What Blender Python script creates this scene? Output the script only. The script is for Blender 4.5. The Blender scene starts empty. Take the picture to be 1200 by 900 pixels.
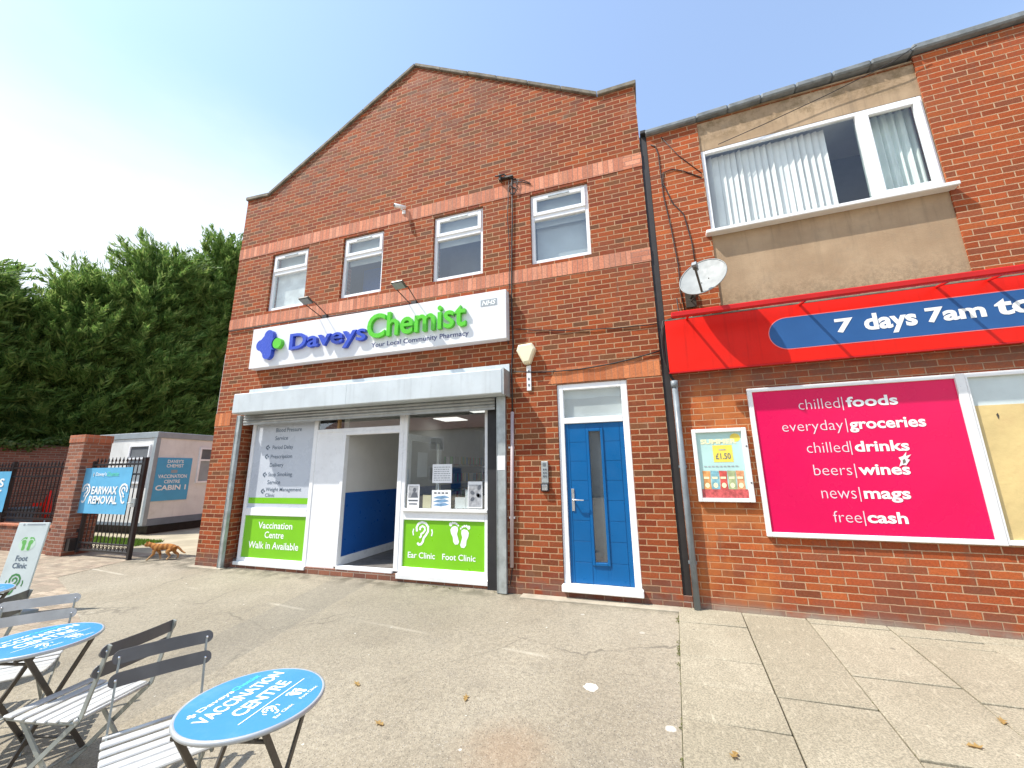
import bpy, bmesh, math, random
import numpy as np
from mathutils import Vector, Matrix

rng = random.Random(7)
SC = bpy.context.scene
COL = SC.collection
R = math.radians

# ------------------------------------------------------------------ camera
cam_d = bpy.data.cameras.new('camera')
cam = bpy.data.objects.new('camera', cam_d)
COL.objects.link(cam)
yaw, pitch, roll = R(-18.17874), R(12.29536), R(-0.75508)
fw = Vector((math.sin(yaw)*math.cos(pitch), math.cos(yaw)*math.cos(pitch), math.sin(pitch)))
rt = Vector((math.cos(yaw), -math.sin(yaw), 0))
up = rt.cross(fw)
rt, up = (math.cos(roll)*rt + math.sin(roll)*up), (-math.sin(roll)*rt + math.cos(roll)*up)
M = Matrix(((rt.x, up.x, -fw.x, 0), (rt.y, up.y, -fw.y, -5.4), (rt.z, up.z, -fw.z, 1.6), (0, 0, 0, 1)))
cam.matrix_world = M
cam_d.sensor_width = 36
cam_d.lens = 462.12/1200*36
cam_d.clip_end = 3000
cam_d.clip_start = 0.05
SC.camera = cam

# ------------------------------------------------------------------ light
SUN_TO = Vector((-.60, -.34, 1.0)).normalized()
SUN_EL = math.asin(SUN_TO.z)
SUN_AZ = math.atan2(SUN_TO.x, SUN_TO.y)
world = bpy.data.worlds.new('World')
SC.world = world
world.use_nodes = True
nt = world.node_tree
nt.nodes.clear()
sky = nt.nodes.new('ShaderNodeTexSky')
sky.sky_type = 'NISHITA'
sky.sun_disc = False
sky.sun_elevation = SUN_EL
sky.sun_rotation = SUN_AZ % (2*math.pi)
sky.air_density = 1.0
sky.dust_density = 1.2
sky.ozone_density = 1.6
bg = nt.nodes.new('ShaderNodeBackground')
bg.inputs[1].default_value = 0.15
out = nt.nodes.new('ShaderNodeOutputWorld')
tc = nt.nodes.new('ShaderNodeTexCoord')
sep = nt.nodes.new('ShaderNodeSeparateXYZ')
nt.links.new(tc.outputs['Generated'], sep.inputs[0])
mp = nt.nodes.new('ShaderNodeMapping')
mp.inputs['Scale'].default_value = (1.3, 1.3, 3.2)
nt.links.new(tc.outputs['Generated'], mp.inputs[0])
nz = nt.nodes.new('ShaderNodeTexNoise')
nz.inputs['Scale'].default_value = 1.7
nz.inputs['Detail'].default_value = 6
nz.inputs['Roughness'].default_value = 0.55
nt.links.new(mp.outputs[0], nz.inputs['Vector'])
# thin cloud veil: thick towards the horizon, thinning to clear blue overhead
el = nt.nodes.new('ShaderNodeMapRange')
el.inputs[1].default_value = 0.24; el.inputs[2].default_value = 0.74
el.inputs[3].default_value = 0.78; el.inputs[4].default_value = -0.42
nt.links.new(sep.outputs[2], el.inputs[0])
ad = nt.nodes.new('ShaderNodeMath'); ad.operation = 'ADD'
sx_ = nt.nodes.new('ShaderNodeMath'); sx_.operation = 'MULTIPLY_ADD'; sx_.inputs[1].default_value = -0.16
nt.links.new(sep.outputs[0], sx_.inputs[0]); nt.links.new(el.outputs[0], sx_.inputs[2])
n5 = nt.nodes.new('ShaderNodeMapRange'); n5.inputs[1].default_value = 0; n5.inputs[2].default_value = 1; n5.inputs[3].default_value = .22; n5.inputs[4].default_value = .72
nt.links.new(nz.outputs[0], n5.inputs[0]); nt.links.new(n5.outputs[0], ad.inputs[0]); nt.links.new(sx_.outputs[0], ad.inputs[1])
cr = nt.nodes.new('ShaderNodeMapRange')
cr.interpolation_type = 'SMOOTHSTEP'
cr.inputs[1].default_value = 0.22; cr.inputs[2].default_value = 1.05
cr.inputs[3].default_value = 0.20; cr.inputs[4].default_value = 0.95
nt.links.new(ad.outputs[0], cr.inputs[0])
mx = nt.nodes.new('ShaderNodeMix'); mx.data_type = 'RGBA'
nt.links.new(cr.outputs[0], mx.inputs[0])
tn = nt.nodes.new('ShaderNodeMix'); tn.data_type = 'RGBA'; tn.blend_type = 'MULTIPLY'
tn.inputs[0].default_value = 1.0; tn.inputs[7].default_value = (1.04, 1.36, 1.58, 1)
nt.links.new(sky.outputs[0], tn.inputs[6])
nt.links.new(tn.outputs[2], mx.inputs[6])
mx.inputs[7].default_value = (5.7, 6.1, 6.5, 1)
nt.links.new(mx.outputs[2], bg.inputs[0])
nt.links.new(bg.outputs[0], out.inputs[0])

sun_d = bpy.data.lights.new('sun', 'SUN')
sun_d.energy = 5.0
sun_d.angle = R(0.5)
sun_d.color = (1.0, 0.95, 0.87)
sun = bpy.data.objects.new('sun', sun_d)
sun.rotation_euler = SUN_TO.to_track_quat('Z', 'Y').to_euler()
sun.location = SUN_TO*60
COL.objects.link(sun)

SC.view_settings.view_transform = 'Standard'
SC.view_settings.look = 'None'
SC.view_settings.exposure = 0.50
SC.view_settings.gamma = 1
SC.view_settings.use_curve_mapping = False
SC.render.engine = 'CYCLES'
SC.cycles.max_bounces = 8
SC.cycles.transparent_max_bounces = 12
SC.cycles.sample_clamp_indirect = 6

# ------------------------------------------------------------------ node helpers
class NB:
    """tiny node builder: sockets or numbers in, socket out"""
    def __init__(self, name):
        self.m = bpy.data.materials.new(name)
        self.m.use_nodes = True
        self.t = self.m.node_tree
        self.t.nodes.clear()
        self.out = self.t.nodes.new('ShaderNodeOutputMaterial')
    def put(self, s, v):
        if isinstance(v, bpy.types.NodeSocket): self.t.links.new(v, s)
        elif v is not None: s.default_value = v
    def math(self, op, a, b=None, c=None, clamp=False):
        n = self.t.nodes.new('ShaderNodeMath'); n.operation = op; n.use_clamp = clamp
        self.put(n.inputs[0], a); self.put(n.inputs[1], b); self.put(n.inputs[2], c)
        return n.outputs[0]
    def coords(self, kind='Object'):
        n = self.t.nodes.new('ShaderNodeTexCoord')
        return n.outputs[kind]
    def sep(self, v):
        n = self.t.nodes.new('ShaderNodeSeparateXYZ'); self.put(n.inputs[0], v)
        return n.outputs
    def comb(self, x, y, z=0.0):
        n = self.t.nodes.new('ShaderNodeCombineXYZ')
        self.put(n.inputs[0], x); self.put(n.inputs[1], y); self.put(n.inputs[2], z)
        return n.outputs[0]
    def noise(self, v, scale, detail=4, rough=.55, which=0, dist=0):
        n = self.t.nodes.new('ShaderNodeTexNoise')
        self.put(n.inputs['Vector'], v)
        n.inputs['Scale'].default_value = scale; n.inputs['Detail'].default_value = detail
        n.inputs['Roughness'].default_value = rough; n.inputs['Distortion'].default_value = dist
        return n.outputs[which]
    def white(self, v):
        n = self.t.nodes.new('ShaderNodeTexWhiteNoise'); n.noise_dimensions = '3D'
        self.put(n.inputs['Vector'], v)
        return n.outputs[0]
    def ss(self, v, a, b, lo=0.0, hi=1.0):
        n = self.t.nodes.new('ShaderNodeMapRange'); n.interpolation_type = 'SMOOTHSTEP'
        self.put(n.inputs[0], v)
        n.inputs[1].default_value = a; n.inputs[2].default_value = b
        n.inputs[3].default_value = lo; n.inputs[4].default_value = hi
        return n.outputs[0]
    def ramp(self, f, stops, const=False):
        n = self.t.nodes.new('ShaderNodeValToRGB'); self.put(n.inputs[0], f)
        e = n.color_ramp.elements
        if const: n.color_ramp.interpolation = 'CONSTANT'
        while len(e) < len(stops): e.new(0.5)
        for k, (p, c) in enumerate(stops):
            e[k].position = p; e[k].color = (*c, 1)
        return n.outputs[0]
    def mix(self, f, a, b, mode='MIX'):
        n = self.t.nodes.new('ShaderNodeMix'); n.data_type = 'RGBA'; n.blend_type = mode
        self.put(n.inputs[0], f)
        self.put(n.inputs[6], (*a, 1) if isinstance(a, tuple) else a)
        self.put(n.inputs[7], (*b, 1) if isinstance(b, tuple) else b)
        return n.outputs[2]
    def bump(self, h, strength=.5, dist=.01):
        n = self.t.nodes.new('ShaderNodeBump')
        n.inputs['Strength'].default_value = strength; n.inputs['Distance'].default_value = dist
        self.put(n.inputs['Height'], h)
        return n.outputs[0]
    def bsdf(self, col, rough=.6, metal=0, normal=None, spec=.5, emit=None, es=0, coat=0):
        n = self.t.nodes.new('ShaderNodeBsdfPrincipled')
        self.put(n.inputs['Base Color'], (*col, 1) if isinstance(col, tuple) else col)
        self.put(n.inputs['Roughness'], rough); n.inputs['Metallic'].default_value = metal
        n.inputs['Specular IOR Level'].default_value = spec
        n.inputs['Coat Weight'].default_value = coat
        if normal is not None: self.put(n.inputs['Normal'], normal)
        if emit: n.inputs['Emission Color'].default_value = (*emit, 1); n.inputs['Emission Strength'].default_value = es
        return n.outputs[0]
    def done(self, sh):
        self.t.links.new(sh, self.out.inputs[0])
        return self.m

def mat(name, col, rough=.55, metal=0, var=.12, vscale=4., bump=0., bscale=80., spec=.5, dirt=None, dirt_amt=.5, emit=None, es=0, coat=0, streak=0):
    b = NB(name)
    o = b.coords()
    dark = tuple(c*(1-var) for c in col); lite = tuple(min(1, c*(1+var*.6)) for c in col)
    c = b.mix(b.ss(b.noise(o, vscale, 5), .3, .7), dark, lite)
    if dirt:
        f = b.ss(b.noise(o, vscale*2.3, 8, .7), .48, .78, 0, dirt_amt)
        c = b.mix(f, c, dirt)
    if streak:
        x, y, z = b.sep(o)
        f = b.ss(b.noise(b.comb(b.math('MULTIPLY', b.math('ADD', x, y), 9), 0.0, b.math('MULTIPLY', z, .5)), 1.6, 5, .6), .5, .8, 0, streak)
        c = b.mix(f, c, tuple(k*.45 for k in col))
    n = b.bump(b.noise(o, bscale, 4), bump, .004) if bump else None
    r = b.ss(b.noise(o, vscale*3, 4), .2, .8, max(.02, rough-.1), min(1, rough+.1))
    return b.done(b.bsdf(c, r, metal, n, spec, emit, es, coat))

def brick_mat(name, palette, mortar, w=.225, h=.075, j=.012, bond=.5, axis='h', stain=None, stain_amt=.35, warp=.004, bumpk=.8, extra=None):
    b = NB(name)
    t = b.coords()
    x, y, z = b.sep(t)
    nx, ny, nzz = b.sep(b.coords('Normal'))
    side = b.math('GREATER_THAN', b.math('ABSOLUTE', nx), .6)
    top = b.math('GREATER_THAN', b.math('ABSOLUTE', nzz), .6)
    u = b.math('ADD', b.math('MULTIPLY', x, b.math('SUBTRACT', 1.0, side)), b.math('MULTIPLY', y, side))
    v = b.math('ADD', b.math('MULTIPLY', z, b.math('SUBTRACT', 1.0, top)), b.math('MULTIPLY', y, top))
    if axis == 'flat': u, v = x, y
    wn = b.noise(t, 14, 3, which=1)
    wx, wy, wz = b.sep(wn)
    u = b.math('ADD', u, b.math('MULTIPLY', b.math('SUBTRACT', wx, .5), warp*2))
    v = b.math('ADD', v, b.math('MULTIPLY', b.math('SUBTRACT', wy, .5), warp*2))
    row = b.math('FLOOR', b.math('DIVIDE', v, h))
    fv = b.math('FRACT', b.math('DIVIDE', v, h))
    shift = b.math('ADD', b.math('MULTIPLY', b.math('MODULO', b.math('ABSOLUTE', row), 2.0), bond),
                   b.math('MULTIPLY', b.white(b.comb(row, 3.7, 1.1)), .12 if bond else 0.0))
    uu = b.math('ADD', b.math('DIVIDE', u, w), shift)
    c_ = b.math('FLOOR', uu); fu = b.math('FRACT', uu)
    du = b.math('MULTIPLY', b.math('MINIMUM', fu, b.math('SUBTRACT', 1.0, fu)), w)
    dv = b.math('MULTIPLY', b.math('MINIMUM', fv, b.math('SUBTRACT', 1.0, fv)), h)
    d = b.math('MINIMUM', du, dv)
    jn = b.math('MULTIPLY', b.math('SUBTRACT', b.noise(t, 21, 4, .7), .5), j*.75)
    m = b.ss(b.math('ADD', d, jn), j*.36, j*.64)
    rnd = b.white(b.comb(c_, row, 0.0))
    rnd2 = b.white(b.comb(c_, row, 5.3))
    k = len(palette)
    stops = [(i/k, p) for i, p in enumerate(palette)]
    col = b.ramp(rnd, stops, True)
    fine = b.noise(t, 44, 5, .8)
    col = b.mix(b.ss(fine, .34, .64, .70, .0), col, b.mix(.50, col, (.075, .028, .016)))
    col = b.mix(b.ss(b.noise(t, 38, 5, .75, dist=.5), .52, .72, 0, .30), col, b.mix(.5, col, tuple(min(1, q*1.0) for q in mortar)))
    val = b.math('ADD', .78, b.math('MULTIPLY', rnd2, .42))
    n = b.t.nodes.new('ShaderNodeHueSaturation'); b.put(n.inputs['Value'], val); b.put(n.inputs['Color'], col)
    col = n.outputs[0]
    mcol = b.mix(b.noise(t, 9, 5, .6), tuple(q*.62 for q in mortar), tuple(min(1, q*1.15) for q in mortar))
    c = b.mix(m, mcol, col)
    if stain:
        st = b.ss(b.noise(t, .9, 7, .65, dist=.6), .47, .72, 0, stain_amt)
        c = b.mix(st, c, stain)
    if extra: c = extra(b, c, (x, y, z), t)
    hgt = b.math('ADD', m, b.math('MULTIPLY', fine, .7))
    rough = b.math('ADD', .78, b.math('MULTIPLY', rnd2, .15))
    return b.done(b.bsdf(c, rough, 0, b.bump(hgt, bumpk, .006), .25))

def glass_mat(name, tint=(.8, .86, .86), refl=1.0, base=.05):
    b = NB(name)
    fr = b.t.nodes.new('ShaderNodeFresnel')
    gm = b.t.nodes.new('ShaderNodeNewGeometry')
    fr.inputs[0].default_value = 1.52
    tr = b.t.nodes.new('ShaderNodeBsdfTransparent'); tr.inputs[0].default_value = (*tint, 1)
    gl = b.t.nodes.new('ShaderNodeBsdfGlossy'); gl.inputs['Roughness'].default_value = .015
    gl.inputs[0].default_value = (.95, .97, 1, 1)
    nrm = b.bump(b.noise(b.coords(), 1.3, 2), .06, .02)
    b.put(gl.inputs['Normal'], nrm)
    front_ = b.math('SUBTRACT', 1.0, gm.outputs['Backfacing'])
    b.put(tr.inputs[0], b.mix(gm.outputs['Backfacing'], tuple(tint), (1., 1., 1.)))
    f = b.math('MULTIPLY', b.math('ADD', b.math('MULTIPLY', fr.outputs[0], refl), base, clamp=True), front_)
    mx_ = b.t.nodes.new('ShaderNodeMixShader')
    b.put(mx_.inputs[0], f)
    b.t.links.new(tr.outputs[0], mx_.inputs[1]); b.t.links.new(gl.outputs[0], mx_.inputs[2])
    return b.done(mx_.outputs[0])

# ------------------------------------------------------------------ object helpers
MW = {}            # world matrices of our objects, kept by name
def wmat(o): return MW.get(o.name, Matrix.Identity(4))

def tag(o, label=None, cat=None, group=None, kind=None):
    if label: o['label'] = label
    if cat: o['category'] = cat
    if group: o['group'] = group
    if kind: o['kind'] = kind
    return o

def thing(name, label, cat, loc=(0, 0, 0), rotz=0., group=None):
    o = bpy.data.objects.new(name, None)
    o.empty_display_size = .2
    COL.objects.link(o)
    o.location = loc; o.rotation_euler = (0, 0, rotz)
    MW[o.name] = Matrix.Translation(loc) @ Matrix.Rotation(rotz, 4, 'Z')
    return tag(o, label, cat, group)

class MB:
    """mesh collector in world coordinates (or in the frame X)"""
    def __init__(self, X=None):
        self.v = []; self.f = []; self.mi = []; self.X = X; self.cur = 0; self.sm = []
        self.smooth = False
    def add(self, vs, fs):
        n = len(self.v)
        self.v += [Vector(p) for p in vs]
        for f in fs:
            self.f.append([i+n for i in f]); self.mi.append(self.cur); self.sm.append(self.smooth)
        return self
    def box(self, x0, x1, y0, y1, z0, z1):
        return self.add([(x0, y0, z0), (x1, y0, z0), (x1, y1, z0), (x0, y1, z0), (x0, y0, z1), (x1, y0, z1), (x1, y1, z1), (x0, y1, z1)],
                        [(0, 3, 2, 1), (4, 5, 6, 7), (0, 1, 5, 4), (1, 2, 6, 5), (2, 3, 7, 6), (3, 0, 4, 7)])
    def obox(self, c, ax, ay, az, hx, hy, hz):
        c = Vector(c); ax = Vector(ax).normalized()*hx; ay = Vector(ay).normalized()*hy; az = Vector(az).normalized()*hz
        vs = [c+sx*ax+sy*ay+sz*az for sz in (-1, 1) for sx, sy in ((-1, -1), (1, -1), (1, 1), (-1, 1))]
        return self.add(vs, [(0, 3, 2, 1), (4, 5, 6, 7), (0, 1, 5, 4), (1, 2, 6, 5), (2, 3, 7, 6), (3, 0, 4, 7)])
    def bar(self, a, b, w, t, upv=(0, 0, 1)):
        a = Vector(a); b = Vector(b); d = (b-a)
        s = d.cross(Vector(upv))
        if s.length < 1e-5: s = d.cross(Vector((1, 0, 0)))
        s.normalize(); u = s.cross(d).normalized()
        return self.obox((a+b)/2, d, s, u, d.length/2, w/2, t/2)
    def quad(self, *p): return self.add(p, [tuple(range(len(p)))])
    def prism(self, poly, y0, y1):
        """polygon in x,z pulled from y0 (front) to y1"""
        n = len(poly)
        vs = [(x, y0, z) for x, z in poly] + [(x, y1, z) for x, z in poly]
        fs = [tuple(range(n)), tuple(range(2*n-1, n-1, -1))] + [(i, i+n, (i+1) % n+n, (i+1) % n) for i in range(n)]
        return self.add(vs, fs)
    def prism_z(self, poly, z0, z1):
        n = len(poly)
        vs = [(x, y, z0) for x, y in poly] + [(x, y, z1) for x, y in poly]
        fs = [tuple(range(n-1, -1, -1)), tuple(range(n, 2*n))] + [(i, (i+1) % n, (i+1) % n+n, i+n) for i in range(n)]
        return self.add(vs, fs)
    def tube(self, pts, r, n=8, cap=True):
        pts = [Vector(p) for p in pts]
        rs = r if isinstance(r, (list, tuple)) else [r]*len(pts)
        rings = []; prev = None
        for i, p in enumerate(pts):
            d = (pts[min(i+1, len(pts)-1)]-pts[max(i-1, 0)]).normalized()
            if prev is None:
                s = d.cross(Vector((0, 0, 1)))
                if s.length < 1e-3: s = d.cross(Vector((1, 0, 0)))
            else:
                s = prev - d*prev.dot(d)
            s.normalize(); prev = s; u = d.cross(s)
            rings.append([p + rs[i]*(math.cos(2*math.pi*k/n)*s + math.sin(2*math.pi*k/n)*u) for k in range(n)])
        vs = [q for ring in rings for q in ring]
        fs = [(i*n+k, i*n+(k+1) % n, (i+1)*n+(k+1) % n, (i+1)*n+k) for i in range(len(pts)-1) for k in range(n)]
        if cap: fs += [tuple(range(n-1, -1, -1)), tuple(range((len(pts)-1)*n, len(pts)*n))]
        sm = self.smooth; self.smooth = True
        self.add(vs, fs); self.smooth = sm
        return self
    def build(self, name, m, parent=None, bevel=0., origin=None, double=False):
        X = self.X or Matrix.Identity(4)
        vs = [X @ p for p in self.v]
        if parent is not None:
            W = wmat(parent)
        elif origin is not None:
            W = Matrix.Translation(origin)
        else:
            lo = Vector([min(p[i] for p in vs) for i in range(3)]); hi = Vector([max(p[i] for p in vs) for i in range(3)])
            W = Matrix.Translation(((lo.x+hi.x)/2, (lo.y+hi.y)/2, lo.z))
        I = W.inverted()
        me = bpy.data.meshes.new(name)
        me.from_pydata([I @ p for p in vs], [], self.f)
        for q in (m if isinstance(m, (list, tuple)) else [m]): me.materials.append(q)
        me.polygons.foreach_set('material_index', self.mi)
        me.polygons.foreach_set('use_smooth', self.sm)
        bm = bmesh.new(); bm.from_mesh(me)
        bmesh.ops.recalc_face_normals(bm, faces=bm.faces)
        if X.determinant() < 0: pass
        if bevel:
            bmesh.ops.bevel(bm, geom=[e for e in bm.edges if e.is_manifold and e.calc_face_angle(0) > .5], offset=bevel, segments=1, affect='EDGES', clamp_overlap=True)
        bm.to_mesh(me); bm.free()
        o = bpy.data.objects.new(name, me)
        COL.objects.link(o)
        if parent is not None:
            o.parent = parent
            MW[o.name] = W
        else:
            o.matrix_world = W
            MW[o.name] = W
        return o

def frame(o, x, y):
    """drawing frame: local x right, y up, z out of the surface"""
    x = Vector(x).normalized(); y = Vector(y); y = (y - x*y.dot(x)).normalized(); z = x.cross(y)
    return Matrix(((x.x, y.x, z.x, o[0]), (x.y, y.y, z.y, o[1]), (x.z, y.z, z.z, o[2]), (0, 0, 0, 1)))
def front(y, x=0., z=0.): return frame((x, y, z), (1, 0, 0), (0, 0, 1))

def link_mesh(name, me, m, parent):
    me.materials.clear(); me.materials.append(m)
    o = bpy.data.objects.new(name, me); COL.objects.link(o)
    if parent is not None: o.parent = parent; MW[o.name] = wmat(parent)
    return o

def text(name, s, m, parent, F, box, off=.002, ext=0., bold=0., shear=0., space=1.0, keep=False, align='C', side=None):
    """lettering fitted into box = (x0, x1, y0, y1) of the frame F"""
    c = bpy.data.curves.new('tmp_text', 'FONT')
    c.body = s; c.size = 1; c.offset = bold; c.shear = shear; c.space_character = space
    c.resolution_u = 4 if ext else 3
    c.extrude = 0
    o = bpy.data.objects.new('tmp_text', c); COL.objects.link(o)
    dg = bpy.context.evaluated_depsgraph_get()
    me = bpy.data.meshes.new_from_object(o.evaluated_get(dg))
    bpy.data.objects.remove(o); bpy.data.curves.remove(c)
    n = len(me.vertices)
    co = np.empty(n*3); me.vertices.foreach_get('co', co); co = co.reshape(-1, 3)
    lo, hi = co.min(0), co.max(0)
    x0, x1, y0, y1 = box
    sy = (y1-y0)/(hi[1]-lo[1]); sx = (x1-x0)/(hi[0]-lo[0])
    if keep:
        sx = min(sx, sy*1.15)
    w = (hi[0]-lo[0])*sx
    x_ = x0 if align == 'L' else (x0+x1-w)/2
    co[:, 0] = (co[:, 0]-lo[0])*sx + x_
    co[:, 1] = (co[:, 1]-lo[1])*sy + y0
    co[:, 2] = off
    me.vertices.foreach_set('co', co.ravel())
    bm = bmesh.new(); bm.from_mesh(me)
    bmesh.ops.remove_doubles(bm, verts=bm.verts, dist=1e-6)
    if ext:
        r = bmesh.ops.extrude_face_region(bm, geom=bm.faces[:])
        bmesh.ops.translate(bm, verts=[v for v in r['geom'] if isinstance(v, bmesh.types.BMVert)], vec=(0, 0, ext))
        bmesh.ops.recalc_face_normals(bm, faces=bm.faces)
        for f in bm.faces: f.material_index = 0 if (side is None or f.normal.z > .5) else 1
    else:
        for f in bm.faces:
            if f.normal.z < 0: f.normal_flip()
    W = (wmat(parent).inverted() if parent is not None else Matrix.Identity(4)) @ F
    bmesh.ops.transform(bm, matrix=W, verts=bm.verts)
    bm.to_mesh(me); bm.free()
    me.name = name
    me.polygons.foreach_set('use_smooth', [False]*len(me.polygons))
    o = link_mesh(name, me, m, parent)
    if side is not None: me.materials.append(side)
    return o

class Flat:
    """flat printed shapes in a frame"""
    def __init__(self, F, off=.002): self.F = F; self.off = off; self.v = []; self.f = []
    def poly(self, pts, off=None):
        n = len(self.v); self.v += [(x, y, self.off if off is None else off) for x, y in pts]
        self.f.append(list(range(n, n+len(pts)))); return self
    def rect(self, x0, x1, y0, y1, off=None): return self.poly([(x0, y0), (x1, y0), (x1, y1), (x0, y1)], off)
    def ell(self, cx, cy, rx, ry, rot=0, n=18):
        c, s = math.cos(rot), math.sin(rot)
        return self.poly([(cx + c*rx*math.cos(2*math.pi*k/n) - s*ry*math.sin(2*math.pi*k/n), cy + s*rx*math.cos(2*math.pi*k/n) + c*ry*math.sin(2*math.pi*k/n)) for k in range(n)])
    def stroke(self, pts, w):
        pts = [Vector(p) for p in pts]
        L = []; Rr = []
        for i, p in enumerate(pts):
            d = (pts[min(i+1, len(pts)-1)]-pts[max(0, i-1)]).normalized(); nn = Vector((-d.y, d.x))*w/2
            L.append(p+nn); Rr.append(p-nn)
        for i in range(len(pts)-1):
            self.poly([Rr[i], Rr[i+1], L[i+1], L[i]])
        return self
    def arc(self, cx, cy, r, a0, a1, w, n=14, ry=None):
        ry = ry or r
        return self.stroke([(cx + r*math.cos(R(a0+(a1-a0)*k/n)), cy + ry*math.sin(R(a0+(a1-a0)*k/n))) for k in range(n+1)], w)
    def ear(self, cx, cy, s, flip=1, waves=True):
        f = flip; w = .11*s
        P = lambda l: [(cx + f*x*s, cy + y*s) for x, y in l]
        self.stroke(P([(-.30, .10), (-.33, .28), (-.24, .45), (-.05, .53), (.16, .48), (.29, .32), (.29, .12), (.18, -.05), (.07, -.18), (.03, -.34), (-.06, -.46), (-.18, -.48), (-.26, -.40)]), w)
        self.stroke(P([(-.14, .16), (-.13, .28), (-.02, .35), (.10, .30), (.13, .18), (.04, .06), (-.07, .0), (-.08, -.12), (-.16, -.17)]), w*.9)
        if waves:
            for k in (-1, 1):
                self.stroke(P([(.48*k, .22), (.52*k, .08), (.48*k, -.08)]), w*.6)
        return self
    def foot(self, cx, cy, s, rot=0, flip=1, n=14):
        c, q = math.cos(rot), math.sin(rot)
        T = lambda x, y: (cx + (c*x*flip-q*y)*s, cy + (q*x*flip+c*y)*s)
        sole = [(-.10, -.5), (.06, -.52), (.14, -.42), (.12, -.25), (.10, -.05), (.19, .12), (.20, .26), (.08, .34), (-.10, .33), (-.21, .22), (-.21, .05), (-.15, -.15), (-.17, -.36)]
        self.poly([T(x, y) for x, y in sole])
        for x, y, r in ((-.15, .46, .085), (-.02, .50, .062), (.09, .48, .055), (.18, .42, .05), (.25, .33, .045)):
            self.poly([T(x+r*math.cos(2*math.pi*k/10), y+1.15*r*math.sin(2*math.pi*k/10)) for k in range(10)])
        return self
    def build(self, name, m, parent):
        me = bpy.data.meshes.new(name)
        W = (wmat(parent).inverted() if parent is not None else Matrix.Identity(4)) @ self.F
        me.from_pydata([W @ Vector(p) for p in self.v], [], self.f)
        bm = bmesh.new(); bm.from_mesh(me)
        zn = (W.to_3x3() @ Vector((0, 0, 1)))
        for f in bm.faces:
            f.normal_update()
            if f.normal.dot(zn) < 0: f.normal_flip()
        bm.to_mesh(me); bm.free()
        return link_mesh(name, me, m, parent)

def gz(y): return .033*max(-9., min(0., y))      # the forecourt falls gently away from the shops

# ------------------------------------------------------------------ materials
def chem_extra(b, c, p, t):
    x, y, z = p
    # pale lime bloom patches high up, damp dark band near the ground
    f = b.ss(b.noise(t, 3.1, 6, .7), .56, .76, 0, .30)
    f = b.math('MULTIPLY', f, b.ss(z, 5.5, 8.0, .3, 1))
    c = b.mix(f, c, (.30, .25, .21))
    g = b.math('MULTIPLY', b.ss(z, .0, .42, 1, 0), b.ss(b.noise(t, 5, 5), .35, .6, .1, .75))
    c = b.mix(g, c, (.16, .105, .085))
    f2 = b.math('MULTIPLY', b.ss(z, 6.6, 7.4, 0, 1), b.ss(b.noise(t, 2.2, 7, .7), .45, .7, 0, .5))
    c = b.mix(f2, c, (.12, .075, .055))
    # rain streaks run down below the bands, the sign and the window sills
    s_ = b.noise(b.comb(b.math('MULTIPLY', x, 7.0), 0.0, b.math('MULTIPLY', z, .45)), 1.5, 6, .7)
    band = b.math('ADD', b.math('MULTIPLY', b.ss(z, 3.3, 4.43, .15, 1), b.math('LESS_THAN', z, 4.436)), b.math('MULTIPLY', b.ss(z, 5.0, 5.98, 0, .8), b.math('LESS_THAN', z, 5.986)), clamp=True)
    c = b.mix(b.math('MULTIPLY', b.ss(s_, .5, .74, 0, .62), band), c, (.12, .075, .05))
    # a few replaced bricks and rubbed patches
    return b.mix(b.ss(b.noise(t, 1.7, 3, .5, dist=1.2), .66, .72, 0, .4), c, b.mix(.5, c, (.42, .15, .06)))
PAL_CHEM = [(0.302, 0.058, 0.014), (0.26, 0.044, 0.012), (0.344, 0.075, 0.019), (0.21, 0.04, 0.012), (0.294, 0.058, 0.014), (0.329, 0.067, 0.017), (0.244, 0.057, 0.019), (0.176, 0.065, 0.025), (0.287, 0.065, 0.02)]
M_brick = brick_mat('red_brick', PAL_CHEM, (.48, .285, .16), stain=(.22, .085, .05), extra=chem_extra, j=.0125)
PAL_R = [(0.392, 0.081, 0.021), (0.347, 0.068, 0.017), (0.427, 0.102, 0.027), (0.328, 0.07, 0.022), (0.382, 0.08, 0.02), (0.282, 0.075, 0.03), (0.364, 0.075, 0.02), (0.401, 0.087, 0.023)]
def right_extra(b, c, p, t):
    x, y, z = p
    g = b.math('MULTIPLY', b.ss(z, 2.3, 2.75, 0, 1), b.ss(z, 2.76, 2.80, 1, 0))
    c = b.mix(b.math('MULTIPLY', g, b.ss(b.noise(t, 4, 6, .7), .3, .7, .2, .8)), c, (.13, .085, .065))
    o = b.math('MULTIPLY', b.ss(x, .75, .95, 1, 0), b.ss(z, 2.5, 2.9, 1, 0))
    c = b.mix(b.math('MULTIPLY', o, b.ss(b.noise(t, 2.5, 4), .4, .6, .0, .45)), c, (.55, .19, .05))
    s_ = b.noise(b.comb(b.math('MULTIPLY', x, 6.0), 0.0, b.math('MULTIPLY', z, .45)), 1.5, 6, .7)
    band = b.math('ADD', b.math('MULTIPLY', b.ss(z, .1, .84, .1, .8), b.math('LESS_THAN', z, .86)), b.math('MULTIPLY', b.ss(z, 5.2, 6.5, .0, .9), 1.0), clamp=True)
    c = b.mix(b.math('MULTIPLY', b.ss(s_, .48, .74, 0, .6), band), c, (.15, .09, .06))
    g = b.math('MULTIPLY', b.ss(z, .0, .3, 1, 0), b.ss(b.noise(t, 5, 5), .35, .6, .1, .6))
    c = b.mix(g, c, (.17, .11, .09))
    w_ = b.math('MULTIPLY', b.ss(z, .02, .12, 1, 0), b.ss(b.noise(t, 2.5, 5), .3, .6, .2, .8))
    return b.mix(w_, c, (.34, .29, .23))
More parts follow.
